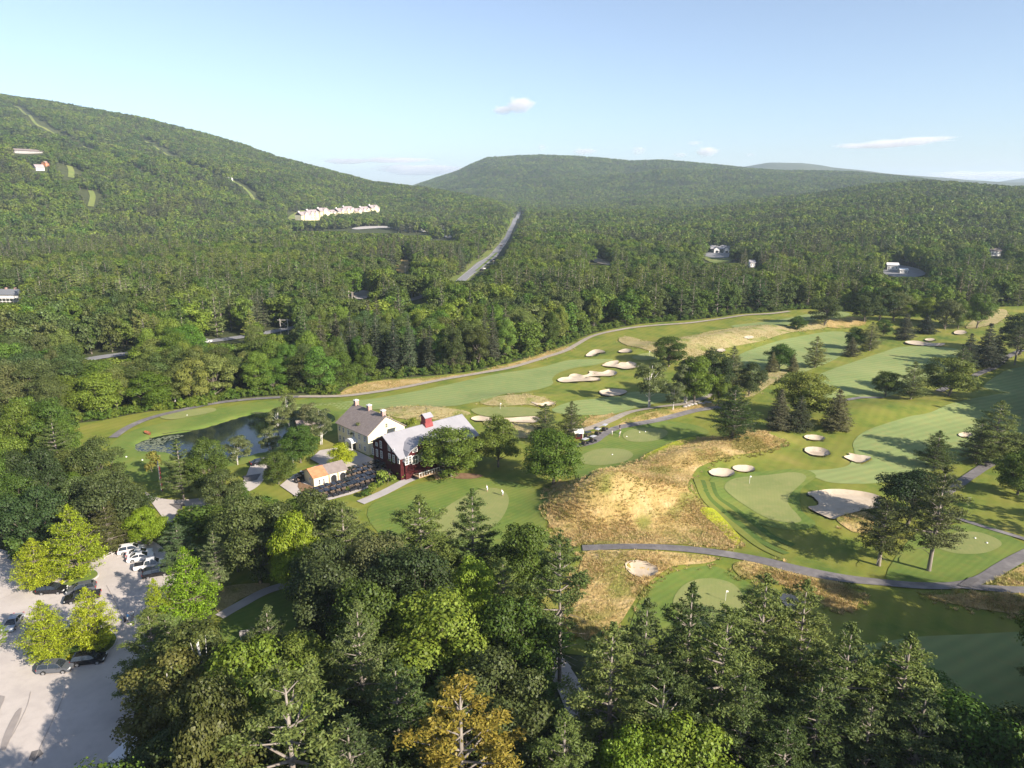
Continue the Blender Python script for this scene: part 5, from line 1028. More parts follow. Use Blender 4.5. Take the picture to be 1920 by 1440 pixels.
for q in (-1.5, 1.5): m = MB(); m.tube([(6.9 + q, -1.8, -.3), (6.9 + q, -1.8, 2.5)], .12, 8); m.obj('column', M['white'], po)
m = MB(); m.box((6.9, -.03, 1.0), (1.1, .08, 2.2)); Hh_.part('door', m, M['dark'])
m = MB(); m.prism([(12, 3.4), (14.2, 2.6), (14.2, -1), (12, -1)], 4, 9, 'x'); Hh_.part('lean_to', m, M['cream'])
m = MB(); slab(m, [(.0 - 1.6, 8.2, 3.1), (.0, 8.2, 4.1), (.0, 11.8, 4.1), (-1.6, 11.8, 3.1)], .16); Hh_.part('side_roof', m, M['shingle'])
# ---- cart shed
fs = Frame((-47.6, 158.6), (.77, .64)); Sh = House('cart_shed', fs, 0.0, 'low cream cart shed with an orange and grey roof', 'shed')
m = MB(); m.prism([(0, -.4), (5.6, -.4), (5.6, 2.7), (2.8, 4.0), (0, 2.7)], 0, 8.6, 'x'); Sh.part('wall', m, M['cream'])
for a, b, mt in ((-.35, 3.6, M['orange_roof']), (3.62, 8.95, M['shingle'])):
    for sg in (0, 1):
        ye = -.4 if sg == 0 else 6.0; m = MB(); slab(m, [(a, ye, 2.55), (b, ye, 2.55), (b, 2.8, 4.04), (a, 2.8, 4.04)], .14); Sh.part('roof', m, mt)
for c in (5.1, 7.5):
    m = MB(); m.prism([(c - .8, -.2), (c + .8, -.2), (c + .8, 1.5), (c + .55, 1.95), (c, 2.15), (c - .55, 1.95), (c - .8, 1.5)], -.05, .02, 'y'); o_ = Sh.part('arched_doorway', m, M['dark'])
    pts_ = [(c - .85, -.07, -.2), (c - .85, -.07, 1.5), (c - .58, -.07, 2.0), (c, -.07, 2.22), (c + .58, -.07, 2.0), (c + .85, -.07, 1.5), (c + .85, -.07, -.2)]; m = MB(); m.tube(pts_, .09, 4); m.obj('frame', M['white'], o_)
for c in (1.4, 2.5): Sh.window('v', -.02, c, 1.2, .5, 1.5, -1, panes=(1, 2))
for c in (3.95, 6.3): m = MB(); m.box((c, -.05, 1.0), (.3, .12, 2.6)); Sh.part('pilaster', m, M['timber'])
Sh.window('u', -.02, 2.0, 1.4, .8, 1.2, -1)
# ---- starter hut
hx, hy = at(1084, 824); fh = Frame((hx - .9, hy), (.9, .1)); Hu = House('starter_hut', fh, float(H(hx, hy)), 'tiny red starter hut with a white arched gable', 'hut')
m = MB(); m.prism([(0, 0), (2.4, 0), (2.4, 1.9), (1.2, 2.7), (0, 1.9)], 0, 2.2, 'x'); Hu.part('wall', m, M['red_board'])
for sg in (0, 1): m = MB(); slab(m, [(-.3, -.3 if sg == 0 else 2.7, 1.75), (2.5, -.3 if sg == 0 else 2.7, 1.75), (2.5, 1.2, 2.8), (-.3, 1.2, 2.8)], .12); Hu.part('roof', m, M['white'])
m = MB(); m.tube([(2.25, .15, 0), (2.25, .15, 1.5), (2.25, .6, 2.1), (2.25, 1.2, 2.35), (2.25, 1.8, 2.1), (2.25, 2.25, 1.5), (2.25, 2.25, 0)], .1, 5); Hu.part('arch_trim', m, M['white'])
m = MB(); m.box((1.1, -.03, 1.2), (1.0, .06, .9)); Hu.part('hatch', m, M['dark'])
# ---- small pavilion roof behind the birches
hx, hy = at(560, 815); fp = Frame((hx, hy), (.9, .45)); Pv = House('pavilion', fp, 0.0, 'small roofed pavilion hidden among the birches', 'pavilion')
for sg in (0, 1): m = MB(); slab(m, [(-.3, -.3 if sg == 0 else 4.3, 2.5), (8.3, -.3 if sg == 0 else 4.3, 2.5), (8.3, 2, 3.6), (-.3, 2, 3.6)], .15); Pv.part('roof', m, M['shingle'])
for a in (.1, 4, 7.9):
    for b in (.1, 3.9): m = MB(); m.tube([(a, b, -.3), (a, b, 2.6)], .09, 6); Pv.part('post', m, M['timber'])
# ---- far buildings
M['hotel_roof'] = nmat('mauve_roof', [(.3, (.30, .25, .25)), (.7, (.38, .31, .31))], 5); M['hotel_wall'] = nmat('hotel_wall', [(.4, (.80, .70, .42)), (.6, (.82, .76, .56))], 8)
a0 = np.array(at(566, 421)); a1 = np.array(at(712, 409)); dv = a1 - a0; Lh = float(np.linalg.norm(dv)); fo = Frame(tuple(a0), tuple(dv)); zh = float(hmac(*a0))
Ho = House('hillside_hotel', fo, zh, 'long cream hotel of stepped gabled wings under the mountain', 'hotel'); nb = 9; dz = float(hmac(*a1)) - zh
sc_ = (17 * np.linalg.norm(a0) / F)
for i in range(nb):
    u = Lh * i / nb; w_ = Lh / nb * 1.02; e = 17 + (i % 3) * 2.5; z0 = dz * i / nb; off = (i % 2) * 4
    m = MB(); m.box((u + w_ / 2, 8 + off, z0 + e / 2 - 4), (w_, 16, e + 8)); Ho.part('wing', m, M['hotel_wall'])
    for sg in (0, 1): m = MB(); slab(m, [(u - .4, -1 + off if sg == 0 else 17 + off, z0 + e - .3), (u + w_ + .4, -1 + off if sg == 0 else 17 + off, z0 + e - .3), (u + w_ + .4, 8 + off, z0 + e + 6), (u - .4, 8 + off, z0 + e + 6)], .4); Ho.part('roof', m, M['hotel_roof'])
    for c in ((.28, .72) if i % 2 else (.5,)):
        gx = u + w_ * c; gw = 3.6 if i % 2 else 5.5; m = MB(); m.prism([(gx - gw, z0 - 5), (gx + gw, z0 - 5), (gx + gw, z0 + e), (gx, z0 + e + gw * .95), (gx - gw, z0 + e)], off - 1.6, off + 6, 'y'); g_ = Ho.part('gable_bay', m, M['hotel_wall'])
        for sg in (-1, 1): m = MB(); slab(m, [(gx, off - 2.1, z0 + e + gw * .95 + .1), (gx + sg * (gw + .5), off - 2.1, z0 + e - .4), (gx + sg * (gw + .5), off + 7, z0 + e - .4), (gx, off + 7, z0 + e + gw * .95 + .1)], .35); m.obj('gable_roof', M['hotel_roof'], g_)
    m = MB(); m.box((u + 2, 8 + off, z0 + e + 6.4), (2.2, 2.2, 3)); Ho.part('chimney', m, M['white'])
    m = MB()
    for f in range(4):
        for c in range(int(w_ / 3)): m.box((u + 1.6 + c * 3.0, off - (.08 if not any(abs(u + 1.6 + c * 3.0 - (u + w_ * q)) < (3.8 if i % 2 else 5.7) for q in ((.28, .72) if i % 2 else (.5,))) else 1.68), z0 + e - 1.8 - f * 3), (1.1, .14, 1.5))
    o_ = Ho.part('window_row', m, M['window_glass']); o_['kind'] = 'stuff'
def simple(name, px0, px1, py, dep, e, r, wall, roof, label, cat, py1=None, hip=False, wins=0, group=None):
    a = np.array(at(px0, py)); b = np.array(at(px1, py1 or py)); L_ = float(np.linalg.norm(b - a)); fr = Frame(tuple(a), tuple(b - a)); z = float(min(hmac(*a), hmac(*b)))
    h_ = House(name, fr, z, label, cat, group); m = MB(); m.prism([(0, -3), (dep, -3), (dep, e), (dep / 2, r), (0, e)], 0, L_, 'x') if not hip else m.box((L_ / 2, dep / 2, e / 2 - 1.5), (L_, dep, e + 3)); h_.part('wall', m, wall); ov = .4 + .02 * L_; i_ = L_ * .22 if hip else -ov
    for sg in (0, 1):
        ye = -ov if sg == 0 else dep + ov; m = MB(); slab(m, [(-ov, ye, e - .1), (L_ + ov, ye, e - .1), (L_ - i_, dep / 2, r + .1), (i_, dep / 2, r + .1)], .3); h_.part('roof', m, roof)
    if hip:
        for q, u in ((i_, -ov), (L_ - i_, L_ + ov)): m = MB(); slab(m, [(u, -ov, e - .1), (u, dep + ov, e - .1), (q, dep / 2, r + .1)], .3); h_.part('roof', m, roof)
    for k in range(wins): h_.window('v', -.03, L_ * (k + .5) / wins, e * .55, L_ / wins * .34, e * .42, -1)
    return h_, L_
simple('lodge', 764, 798, 434, 26, 6, 11, M['white'], M['concrete'], 'pale low hipped building right of the hotel', 'building', hip=True, wins=4)
lo, L_ = simple('grey_roofed_lodge', 1333, 1379, 475, 16, 5, 8.5, pm('dark_green_wall', (.07, .10, .09)), M['roof_metal'], 'lone lodge with pale roof and two front gables in the wood', 'building', wins=5)
for c in (.22, .62):
    m = MB(); g0 = L_ * c; m.prism([(g0 - 3, -2), (g0 + 3, -2), (g0 + 3, 4.8), (g0, 7.2), (g0 - 3, 4.8)], -3, 4, 'y'); g_ = lo.part('gable_bay', m, M['white'])
    for sg in (-1, 1): m = MB(); slab(m, [(g0, -3.6, 7.4), (g0 + sg * 3.7, -3.6, 4.7), (g0 + sg * 3.7, 5, 4.7), (g0, 5, 7.4)], .3); m.obj('gable_roof', M['roof_metal'], g_)
    m = MB(); m.box((g0, -3.05, 1.8), (2.6, .12, 3.4)); m.obj('garage_door', M['window_glass'], g_)
simple('white_shed', 1663, 1684, 507, 10, 4.5, 6, M['white'], M['white'], 'larger of two white sheds in the right hand wood', 'shed', wins=3)
simple('white_shed', 1687, 1702, 513, 7, 3.0, 4, M['white'], M['white'], 'lower of two white sheds in the right hand wood', 'shed', wins=2)
ho, L_ = simple('farmhouse', -22, 41, 566, 9, 4.6, 7.2, M['white'], pm('slate', (.17, .18, .20)), 'white farmhouse with a slate roof at the left edge', 'house', wins=8)
for c in (.45, .72): m = MB(); m.box((L_ * c, 4.5, 7.6), (1, 1, 1.8)); ho.part('chimney', m, M['brick'])
m = MB(); m.box((L_ * .5, -1.2, 2.6), (L_ * .98, 2.2, .2)); v_ = ho.part('veranda', m, M['white'])
for k in range(9): m = MB(); m.tube([(L_ * (k + .5) / 9, -2.2, 0), (L_ * (k + .5) / 9, -2.2, 2.6)], .1, 5); m.obj('post', M['white'], v_)
simple('condominium_row', 28, 80, 287, 12, 5, 8, M['concrete'], M['shingle'], 'long pale condominium row high on the left mountain', 'building', wins=12)
simple('mountain_house', 68, 84, 320, 10, 5, 10, M['white'], M['hotel_roof'], 'cream house with a peaked roof below the condominium row', 'house', wins=4)
simple('mountain_house', 86, 95, 312, 10, 6, 9, M['orange_roof'], M['brick'], 'rusty red house beside the cream peaked one', 'house', wins=2)
simple('mountain_house', 430, 437, 340, 10, 6, 9, M['white'], M['concrete'], 'tiny white house at the top of the trail above the hotel', 'house', wins=2)
simple('roadside_house', 1857, 1876, 480, 10, 5, 7.5, M['white'], M['shingle'], 'small pale house by the far power line on the right', 'house', wins=3)
simple('mountain_house', 1519, 1530, 356, 12, 5, 8, M['white'], M['orange_roof'], 'tiny pale house on the middle mountain shoulder', 'house', wins=2)
simple('roadside_cabin', 1406, 1416, 501, 8, 4, 6, M['white'], M['roof_metal'], 'tiny white cabin in the wood before the lodge', 'cabin', wins=2)
# ------------------------------------------------------------------ poles, fence, signs
M['pole'] = nmat('grey_pole', [(.3, (.46, .42, .39)), (.7, (.58, .54, .50))], .6); M['wire'] = pm('wire', (.25, .25, .25), .5)
def pole(px, py, ty, label, arms=1, white=False, r=.16, z=None):
    x, y = at(px, py); z = float(H(x, y)); h = z_for(y, ty) - z; o = tag(empty('utility_pole', (x, y, z)), label, 'pole'); mt = M['white'] if white else M['pole']
    m = MB(); m.tube([(0, 0, -.5), (0, 0, h)], [r * 1.15, r * .75], 7); m.obj('pole_shaft', mt, o)
    for k in range(arms):
        m = MB(); m.box((0, 0, h - .5 - k * .8), (2.4, .12, .14)); c = m.obj('crossarm', M['timber'] if not white else mt, o)
        for q in (-1.05, 0.35, 1.05): m = MB(); m.tube([(q, 0, h - .43 - k * .8), (q, 0, h - .2 - k * .8)], .06, 5); m.obj('insulator', M['white'], c)
    return o, Vector((x, y, z + h - .2))
p1 = pole(329, 758, 716, 'utility pole with a crossarm in the creek brush')[1]; p2 = pole(83, 836, 792, 'leaning brown utility pole on the left lawn with a long shadow', r=.2)[1]; p3 = pole(303, 921, 865, 'pale roadside pole with a reddish cable guard', 0)
m = MB(); m.tube([(.26, 0, 0), (.26, 0, 6.3)], .13, 6); m.obj('cable_guard', pm('red_guard', (.35, .06, .06)), p3[0])
o, p4 = pole(287, 757, 737, 'short pole carrying a white transformer box', 0, True, .1); m = MB(); m.box((0, 0, p4.z - o.location.z - .4), (1.3, .7, 1.1)); m.obj('transformer', M['white'], o)
pole(550, 871, 827, 'white flagpole beside the dense maple', 0, True, .09); pole(536, 853, 832, 'shorter grey lamp post left of the flagpole', 0, True, .08); pole(331, 716, 690, 'grey pole half hidden behind the creek pines', 1)
q1 = pole(655, 572, 545, 'left pole of the pair by the mid wood driveway', 1)[1]; q2 = pole(661, 572, 547, 'right pole of the pair by the mid wood driveway', 1)[1]; q3 = pole(760, 514, 497, 'pole standing in the rusty clearing', 0)[1]; pole(925, 500, 488, 'pole on the right verge of the highway', 1)
for k, (px, lab) in enumerate(((1754, 'left pole of the far power line'), (1882, 'right pole of the far power line'), (1845, 'middle pole of the far power line'))): pole(px, 486, 471, lab, 1, True)
x, y = at(534, 628); z = float(H(x, y)); o = tag(empty('transmission_frame', (x, y, z)), 'two legged timber power frame beside the country road', 'pylon')
for q in (-1.8, 1.8): m = MB(); m.tube([(q, 0, -.5), (q, 0, 8)], [.16, .12], 6); m.obj('leg', M['pole'], o)
m = MB(); m.box((0, 0, 7.4), (6, .16, .18)); m.obj('crossarm', M['pole'], o); m = MB(); m.tube([(-1.8, 0, 4), (1.8, 0, 7)], .05, 4); m.tube([(1.8, 0, 4), (-1.8, 0, 7)], .05, 4); m.obj('brace', M['pole'], o)
def wire(a, b, sag, label, off=0.0):
    m = MB(); P_ = [a.lerp(b, t / 10) + Vector((off, 0, -sag * 4 * (t / 10) * (1 - t / 10))) for t in range(11)]; m.tube(P_, .03, 3, cap=False); tag(m.obj('power_line', M['wire']), label, 'cable')
far_l = Vector((*at(60, 775), 8.0)); wire(p1, far_l, 1.5, 'upper power line sagging over the creek brush', 0); wire(p1, far_l, 2.2, 'lower power line sagging over the creek brush', .9); wire(p1, Vector((*at(352, 700), 12.0)), 1, 'short power line running into the wood'); wire(q1, q2, .3, 'short wire between the pair of poles')
# split rail fence
a = np.array(at(196, 1050)); b = np.array(at(238, 1030)); fr = Frame(tuple(a), tuple(b - a)); L_ = float(np.linalg.norm(b - a)); fe = tag(empty('rail_fence', (0, 0, 0)), 'pale split rail fence at the back of the car park', 'fence'); fe.matrix_world = Matrix.Translation((a[0], a[1], 0)) @ fr.mtx()
for k in range(4): m = MB(); m.box((L_ * k / 3, 0, .5), (.16, .16, 1.3)); m.obj('post', M['concrete'], fe)
for k in range(3):
    for z in (.5, .95): m = MB(); m.box((L_ * (k + .5) / 3, .05, z), (L_ / 3 + .1, .09, .13)); m.obj('rail', M['concrete'], fe)
# timber rack behind the upper carts
fr = Frame(flat(645, 889), (.77, .64)); ra = tag(empty('timber_rack', (0, 0, 0)), 'long low timber rail rack behind the upper carts', 'rack'); ra.matrix_world = Matrix.Translation((*fr.o, 0)) @ fr.mtx()
for k in range(7): m = MB(); m.box((k * 1.85, 0, .6), (.14, .14, 1.3)); m.obj('post', M['timber'], ra)
for z in (.7, 1.2): m = MB(); m.box((5.5, .08, z), (11.4, .1, .2)); m.obj('rail', M['timber'], ra)
# sign, markers, flags
x, y = at(461, 1200); o = tag(empty('notice_board', (x, y, 0), .25), 'small pale notice board on the dark lawn', 'sign'); m = MB(); m.box((0, 0, 1.3), (1.7, .08, 1.0)); m.obj('board', M['concrete'], o)
for q in (-.7, .7): m = MB(); m.box((q, .05, .6), (.09, .09, 1.7)); m.obj('post', M['white'], o)
x, y = at(984, 1181); o = tag(empty('marker_post', (x, y, float(H(x, y)))), 'short white marker post by the driveway bend', 'post'); m = MB(); m.box((0, 0, .7), (.35, .35, 1.7)); m.obj('post_shaft', M['white'], o); m = MB(); m.box((0, 0, 1.6), (.5, .5, .15)); m.obj('cap', M['white'], o)
x, y = at(345, 931); o = tag(empty('road_sign', (x, y, float(H(x, y)))), 'thin dark sign post on the dry verge', 'sign'); m = MB(); m.tube([(0, 0, -.2), (0, 0, 1.9)], .06, 5); m.obj('post', M['copper'], o); m = MB(); m.box((0, 0, 1.6), (.7, .05, .5)); m.obj('plate', M['timber'], o)
def flag(px, py, label, c=(.8, .8, .78), h=2.2):
    x, y = at(px, py); o = tag(empty('golf_flag', (x, y, float(H(x, y)))), label, 'flag'); m = MB(); m.tube([(0, 0, -.1), (0, 0, h)], .035, 5); m.obj('pin', M['white'], o)
    m = MB(); m.prism([(0.03, h - .36), (.40, h - .32), (.38, h - .04), (.03, h)], -.012, .012, 'y'); m.obj('pennant', pm('pennant', c), o)
for a in ((1405, 908, 'white flag on the big green'), (1360, 1128, 'white flag on the lowest green'), (938, 768, 'white flag on the small green beyond the barn'), (1217, 668, 'white flag beside the round dark maple')): flag(*a)
def marker(px, py, label, r=.16):
    x, y = at(px, py); m = MB(); z = float(H(x, y)) + .12; m.tube([(0, 0, -.1), (0, 0, .15), (0, 0, .28)], [r, r, r * .5], 7); o = m.obj('tee_marker', M['white']); o.location = (x, y, z); tag(o, label, 'marker')
for a in ((1199, 812, 'left white marker on the starter tee'), (1210, 811, 'right white marker on the starter tee'), (1148, 854, 'white marker on the nearest oval tee'), (1828, 1011, 'upper white marker on the round tee'), (1850, 1020, 'lower white marker on the round tee'), (351, 780, 'white marker on the tee above the pond'), (237, 858, 'white marker left of the pond tip'), (267, 864, 'white marker right of the pond tip'), (1175, 820, 'white marker nearest the standing golfers')): marker(*a, r=.22)
x, y = at(277, 814); o = tag(empty('rowing_boat', (x, y, float(H(x, y))), -.7), 'rusty red rowing boat lying on the pond bank', 'boat'); m = MB()
hull = []; 
for t in np.linspace(-1, 1, 9): w_ = .62 * (1 - abs(t) ** 2.4) + .03; hull.append((t * 1.9, w_, .12 + .2 * t * t))
V_ = []; Fs = []
for u, w_, k in hull: V_ += [(u, -w_, .55 + k * .4), (u, -w_ * .6, .05 + k * .3), (u, w_ * .6, .05 + k * .3), (u, w_, .55 + k * .4), (u, w_ * .85, .5 + k * .4), (u, w_ * .5, .16 + k * .3), (u, -w_ * .5, .16 + k * .3), (u, -w_ * .85, .5 + k * .4)]
for i in range(8):
    for k in range(8): Fs.append((i * 8 + k, i * 8 + (k + 1) % 8, (i + 1) * 8 + (k + 1) % 8, (i + 1) * 8 + k))
m.add(V_, Fs); m.obj('hull', pm('boat_red', (.42, .12, .05)), o)
for q in (-.7, .5): m = MB(); m.box((q, 0, .5), (.25, 1.0, .05)); m.obj('seat', M['timber'], o)
# yellow garden shrubs in the islands
for i, (px, py) in enumerate(((125, 1090), (133, 1093), (139, 1087), (150, 1080), (155, 1085), (157, 1078), (134, 1238), (116, 1097))):
    x, y = at(px, py); w_ = 1.0 if i != 6 else 1.5; tree('shrub', x, y, .8, w_, ['yellow leaved garden shrub third from the island tip', 'front yellow shrub in the middle of the upper island', 'round yellow shrub behind the middle of the upper island', 'yellow shrub near the bare right tip of the island', 'lower yellow shrub of the right hand pair', 'upper yellow shrub of the right hand pair', 'single yellow shrub above the grey wagon', 'yellow shrub beside the black car bonnet'][i], 'yellow shrubs in the islands', (7, 4.5, 2), i, z=.15)
for i, (px, py) in enumerate(((150, 1226), (172, 1222), (195, 1220), (120, 1232), (205, 1212), (660, 912), (648, 920), (758, 898), (735, 900), (712, 912))):
    x, y = at(px, py); tree('shrub', x, y, 1.2, 2.4, ['dark bush under the left lower feathery tree', 'dark bush in the middle of the lower island', 'dark bush near the tip of the lower island', 'low bush above the grey wagon', 'last bush at the lower island tip', 'green bush at the cart row corner', 'green bush left along the concrete walk', 'bush at the top of the walk hedge', 'bush below the barn corner shrub', 'bush in the middle of the walk hedge'][i], 'low green garden bushes', None, i)
# ------------------------------------------------------------------ vehicles
def paint(n, c, r=.25, met=.3): return pm('paint_' + n, c, r, metal=met, spec=.6)
M['tyre'] = pm('tyre', (.02, .02, .02), .9); M['rim'] = pm('rim', (.42, .42, .43), .35, metal=.7); M['car_glass'] = pm('car_glass', (.02, .025, .03), .06, spec=.9); M['lamp'] = pm('headlamp', (.75, .75, .72), .2); M['tail'] = pm('tail_lamp', (.4, .02, .02), .3)
SHAPES = {  # side outline: lower body then cabin (x forward), metres
 'suv': dict(L=4.75, Wd=1.9, body=[(-2.35,.35),(-2.38,.75),(-2.3,1.02),(-.9,1.06),(.95,1.04),(1.9,.93),(2.28,.8),(2.37,.5),(2.3,.28),(-2.2,.28)], cab=[(-2.22,1.03),(-1.98,1.58),(-1.5,1.68),(.25,1.68),(.72,1.5),(1.2,1.03)], h=1.68),
 'sedan': dict(L=4.7, Wd=1.82, body=[(-2.33,.4),(-2.36,.78),(-2.25,.98),(-1.5,1.0),(1.0,.92),(1.85,.82),(2.25,.68),(2.35,.45),(2.25,.22),(-2.2,.22)], cab=[(-1.75,.98),(-1.05,1.38),(-.6,1.45),(.2,1.44),(.55,1.32),(1.25,.92)], h=1.45),
 'pickup': dict(L=5.7, Wd=2.0, body=[(-2.8,.5),(-2.82,1.12),(-.95,1.14),(1.3,1.12),(2.3,1.05),(2.75,.95),(2.85,.6),(2.75,.38),(-2.7,.38)], cab=[(-1.0,1.12),(-.85,1.72),(-.5,1.85),(.65,1.85),(.95,1.7),(1.5,1.12)], h=1.85)}
def make_car(kind, px, py, ang, color, label, group='cars parked in the car park', z=None, hs=1.0):
    s = SHAPES[kind]; x, y = at(px, py); z = float(H(x, y)) + .12 if z is None else z; o = tag(empty('parked_car' if kind != 'pickup' else 'pickup_truck', (x, y, z), ang), label, 'pickup' if kind == 'pickup' else 'car', group)
    w = s['Wd'] / 2; m = MB(); n = len(s['body']); V_ = []
    prof = ((-w * .90, .96, .0), (-w, 1.0, 0), (w, 1.0, 0), (w * .90, .96, 0))
    cx = 0; V_ = []
    for yy, k, _ in prof:
        for u, q in s['body']: V_.append((u * k, yy, .3 + (q - .3) * (1 if abs(yy) < w * .95 and q < .9 else .97 if abs(yy) > w * .95 and q > .9 else 1)))
    Fs = [tuple(range(n))[::-1], tuple(range(3 * n, 4 * n))]
    for i in range(3):
        for k in range(n): Fs.append((i * n + k, i * n + (k + 1) % n, (i + 1) * n + (k + 1) % n, (i + 1) * n + k))
    m.add(V_, Fs); bd = m.obj('body', color, o, bevel=.04)
    def cab(mb, inset, dz, wk):
        c = s['cab']; zb = c[0][1]; n_ = len(c); V_ = []
        for sg in (-1, 1):
            for u, q in c:
                t = (q - zb) / (s['h'] - zb); uu = u * (1 - inset); V_.append((uu, sg * (w * wk - .28 * t), q + dz))
        mb.add(V_, [tuple(range(n_))[::-1], tuple(range(n_, 2 * n_))] + [(k, (k + 1) % n_, (k + 1) % n_ + n_, k + n_) for k in range(n_)])
    m = MB(); cab(m, 0, 0, .93); m.obj('cabin_glass', M['car_glass'], o)
    c = s['cab']; m = MB(); zt = s['h']; m.box(((c[2][0] + c[3][0]) / 2, 0, zt + .005), (c[3][0] - c[2][0] + .3, w * 1.30, .07)); m.obj('roof', color, o, bevel=.02)
    for sg in (-1, 1):
        m = MB(); yy = lambda q: sg * (w * .94 - .28 * ((q - c[0][1]) / (zt - c[0][1])))
        P3 = [(u, yy(q), q) for u, q in c]; m.tube(P3, .05, 4)
        mid = (c[2][0] + c[3][0]) / 2; m.tube([(mid, yy(c[0][1]), c[0][1]), (mid, yy(zt), zt)], .05, 4); m.obj('pillar', color, o)
    if kind == 'pickup': m = MB(); m.box((-1.9, 0, 1.13), (1.6, 1.6, .06)); m.obj('load_bed', M['dark'], o)
    ax = s['L'] * .29
    for fx in (-1, 1):
        for sy in (-1, 1):
            m = MB(); m.tube([(fx * ax, sy * (w - .16), .34), (fx * ax, sy * (w + .03), .34)], .35, 14); wh = m.obj('wheel', M['tyre'], o)
            m = MB(); m.tube([(fx * ax, sy * (w + .02), .34), (fx * ax, sy * (w + .05), .34)], .22, 10); m.obj('rim', M['rim'], wh)
    for sy in (-1, 1):
        m = MB(); m.box((s['L'] / 2 - .16, sy * w * .72, .74), (.22, .4, .16)); m.obj('headlight', M['lamp'], o)
        m = MB(); m.box((-s['L'] / 2 + .05, sy * w * .8, .84), (.12, .26, .3)); m.obj('tail_light', M['tail'], o)
        m = MB(); m.box((c[-1][0] - .35, sy * (w + .08), c[0][1] + .05), (.16, .2, .14)); m.obj('mirror', color, o)
    return o
WH = paint('white', (.75, .74, .73), .3, 0); SL = paint('silver', (.38, .41, .44), .3, .5); BK = paint('black', (.012, .012, .015), .15, .1); GR = paint('grey', (.14, .15, .17), .25, .4); NV = paint('navy', (.03, .04, .06), .2, .2)
for a in (('suv', 247, 1036, .40, WH, 'white van like wagon nearest the rail fence'), ('sedan', 262, 1043, .42, WH, 'white saloon between the white wagon and hatchback'), ('sedan', 264, 1050, .42, WH, 'white hatchback right above the pickup'), ('pickup', 283, 1065, .38, WH, 'white pickup with its bed towards the lot'), ('suv', 294, 1080, .4, BK, 'dark car half hidden below the pickup'),
          ('suv', 99, 1112, .1, BK, 'black off road wagon under the upper feathery tree'), ('suv', 154, 1110, .40 + math.pi, GR, 'grey estate car with a roof box on its own at the island'), ('pickup', 156, 1126, .38 + math.pi, BK, 'black truck right below the grey estate car'), ('sedan', 26, 1174, -1.35, SL, 'silver car driving down the left lane'),
          ('suv', 106, 1259, .12, GR, 'grey wagon parked at the lower island edge'), ('suv', 168, 1243, .22, BK, 'black wagon in shade right of the grey wagon'), ('sedan', 128, 1192, .35, SL, 'pale car hidden under the two lower feathery trees')): make_car(*a)
make_car('sedan', 487, 871, .6, BK, 'black saloon on the driveway above the bend', 'cars on the driveways'); make_car('suv', 903, 508, 1.1, BK, 'dark car driving on the near end of the highway', 'cars on the highway'); make_car('suv', 907, 505, 1.1, WH, 'pale car beside the dark one on the highway', 'cars on the highway'); make_car('suv', 940, 462, 1.25, GR, 'single dark car farther up the highway', 'cars on the highway')
make_car('sedan', 388, 642, .2, WH, 'white car on the country road', 'cars on the country road')
x, y = at(262, 1425); o = tag(empty('box_truck', (x, y, .15), 1.3), 'white box truck poking out below the corner trees', 'truck'); m = MB(); m.box((-1.2, 0, 1.9), (4.4, 2.2, 2.5)); m.obj('cargo_box', WH, o, bevel=.05)
m = MB(); m.prism([(1.05, .5), (2.9, .5), (2.9, 1.3), (2.4, 2.2), (1.05, 2.3)], -1.0, 1.0, 'y'); m.obj('cab', paint('rust', (.3, .1, .05)), o, bevel=.05); m = MB(); m.box((0, 0, .55), (6, 1.0, .25)); m.obj('chassis', M['dark'], o)
for fx in (-2.2, 2.0):
    for sy in (-1, 1): m = MB(); m.tube([(fx, sy * .85, .42), (fx, sy * 1.08, .42)], .45, 12); m.obj('wheel', M['tyre'], o)
# ---- golf carts
M['cart_black'] = pm('cart_black', (.015, .015, .018), .22, spec=.7); M['cart_seat'] = pm('cart_seat', (.16, .12, .09), .6); M['cart_body'] = pm('cart_body', (.035, .035, .04), .3, spec=.6)
def cart_parts(body, roof):
    q = {}; m = MB(); m.prism([(-1.15, .35), (-1.18, .75), (-.75, .82), (-.6, .72), (-.35, .72), (-.3, .32), (.5, .3), (.62, .7), (1.0, .66), (1.18, .45), (1.15, .25), (-1.1, .25)], -.56, .56, 'y'); q['body'] = (m.mesh('body', body, bevel=.03), None)
    m = MB(); m.box((-.08, 0, 1.86), (1.95, 1.22, .08), taper=.9); q['roof'] = (m.mesh('roof', roof, bevel=.02), None)
    m = MB(); m.box((-.35, 0, .80), (.5, 1.0, .14)); m.box((-.62, 0, 1.05), (.12, 1.0, .45)); q['seat'] = (m.mesh('seat', M['cart_seat'], bevel=.03), None)
    q['post'] = [];
    for a, b in ((.72, .5), (-.82, -.8)):
        for sy in (-1, 1): m = MB(); m.tube([(a, sy * .5, .6), (b, sy * .48, 1.85)], .025, 4); q['post'].append(m.mesh('post', M['cart_body']))
    q['wheel'] = []
    for fx in (-.82, .82):
        for sy in (-1, 1): m = MB(); m.tube([(fx, sy * .45, .23), (fx, sy * .62, .23)], .23, 10); q['wheel'].append(m.mesh('wheel', M['tyre']))
    m = MB(); m.tube([(.45, -.25, .7), (.22, -.25, .95)], .025, 4); m.tube([(.22, -.25 + .17 * math.cos(a), .95 + .17 * math.sin(a)) for a in np.linspace(0, 6.28, 9)], .02, 4); q['steering_wheel'] = (m.mesh('steering_wheel', M['cart_black']), None)
    m = MB(); 
    for sy in (-.28, .28): m.tube([(-1.0, sy, .6), (-1.18, sy, 1.25)], [.13, .16], 7)
    q['bag_well'] = (m.mesh('bag_well', M['dark']), None); return q
CP = {'black': cart_parts(M['cart_black'], M['cart_black']), 'pale': cart_parts(M['cart_body'], pm('cart_roof_pale', (.45, .45, .47), .35))}
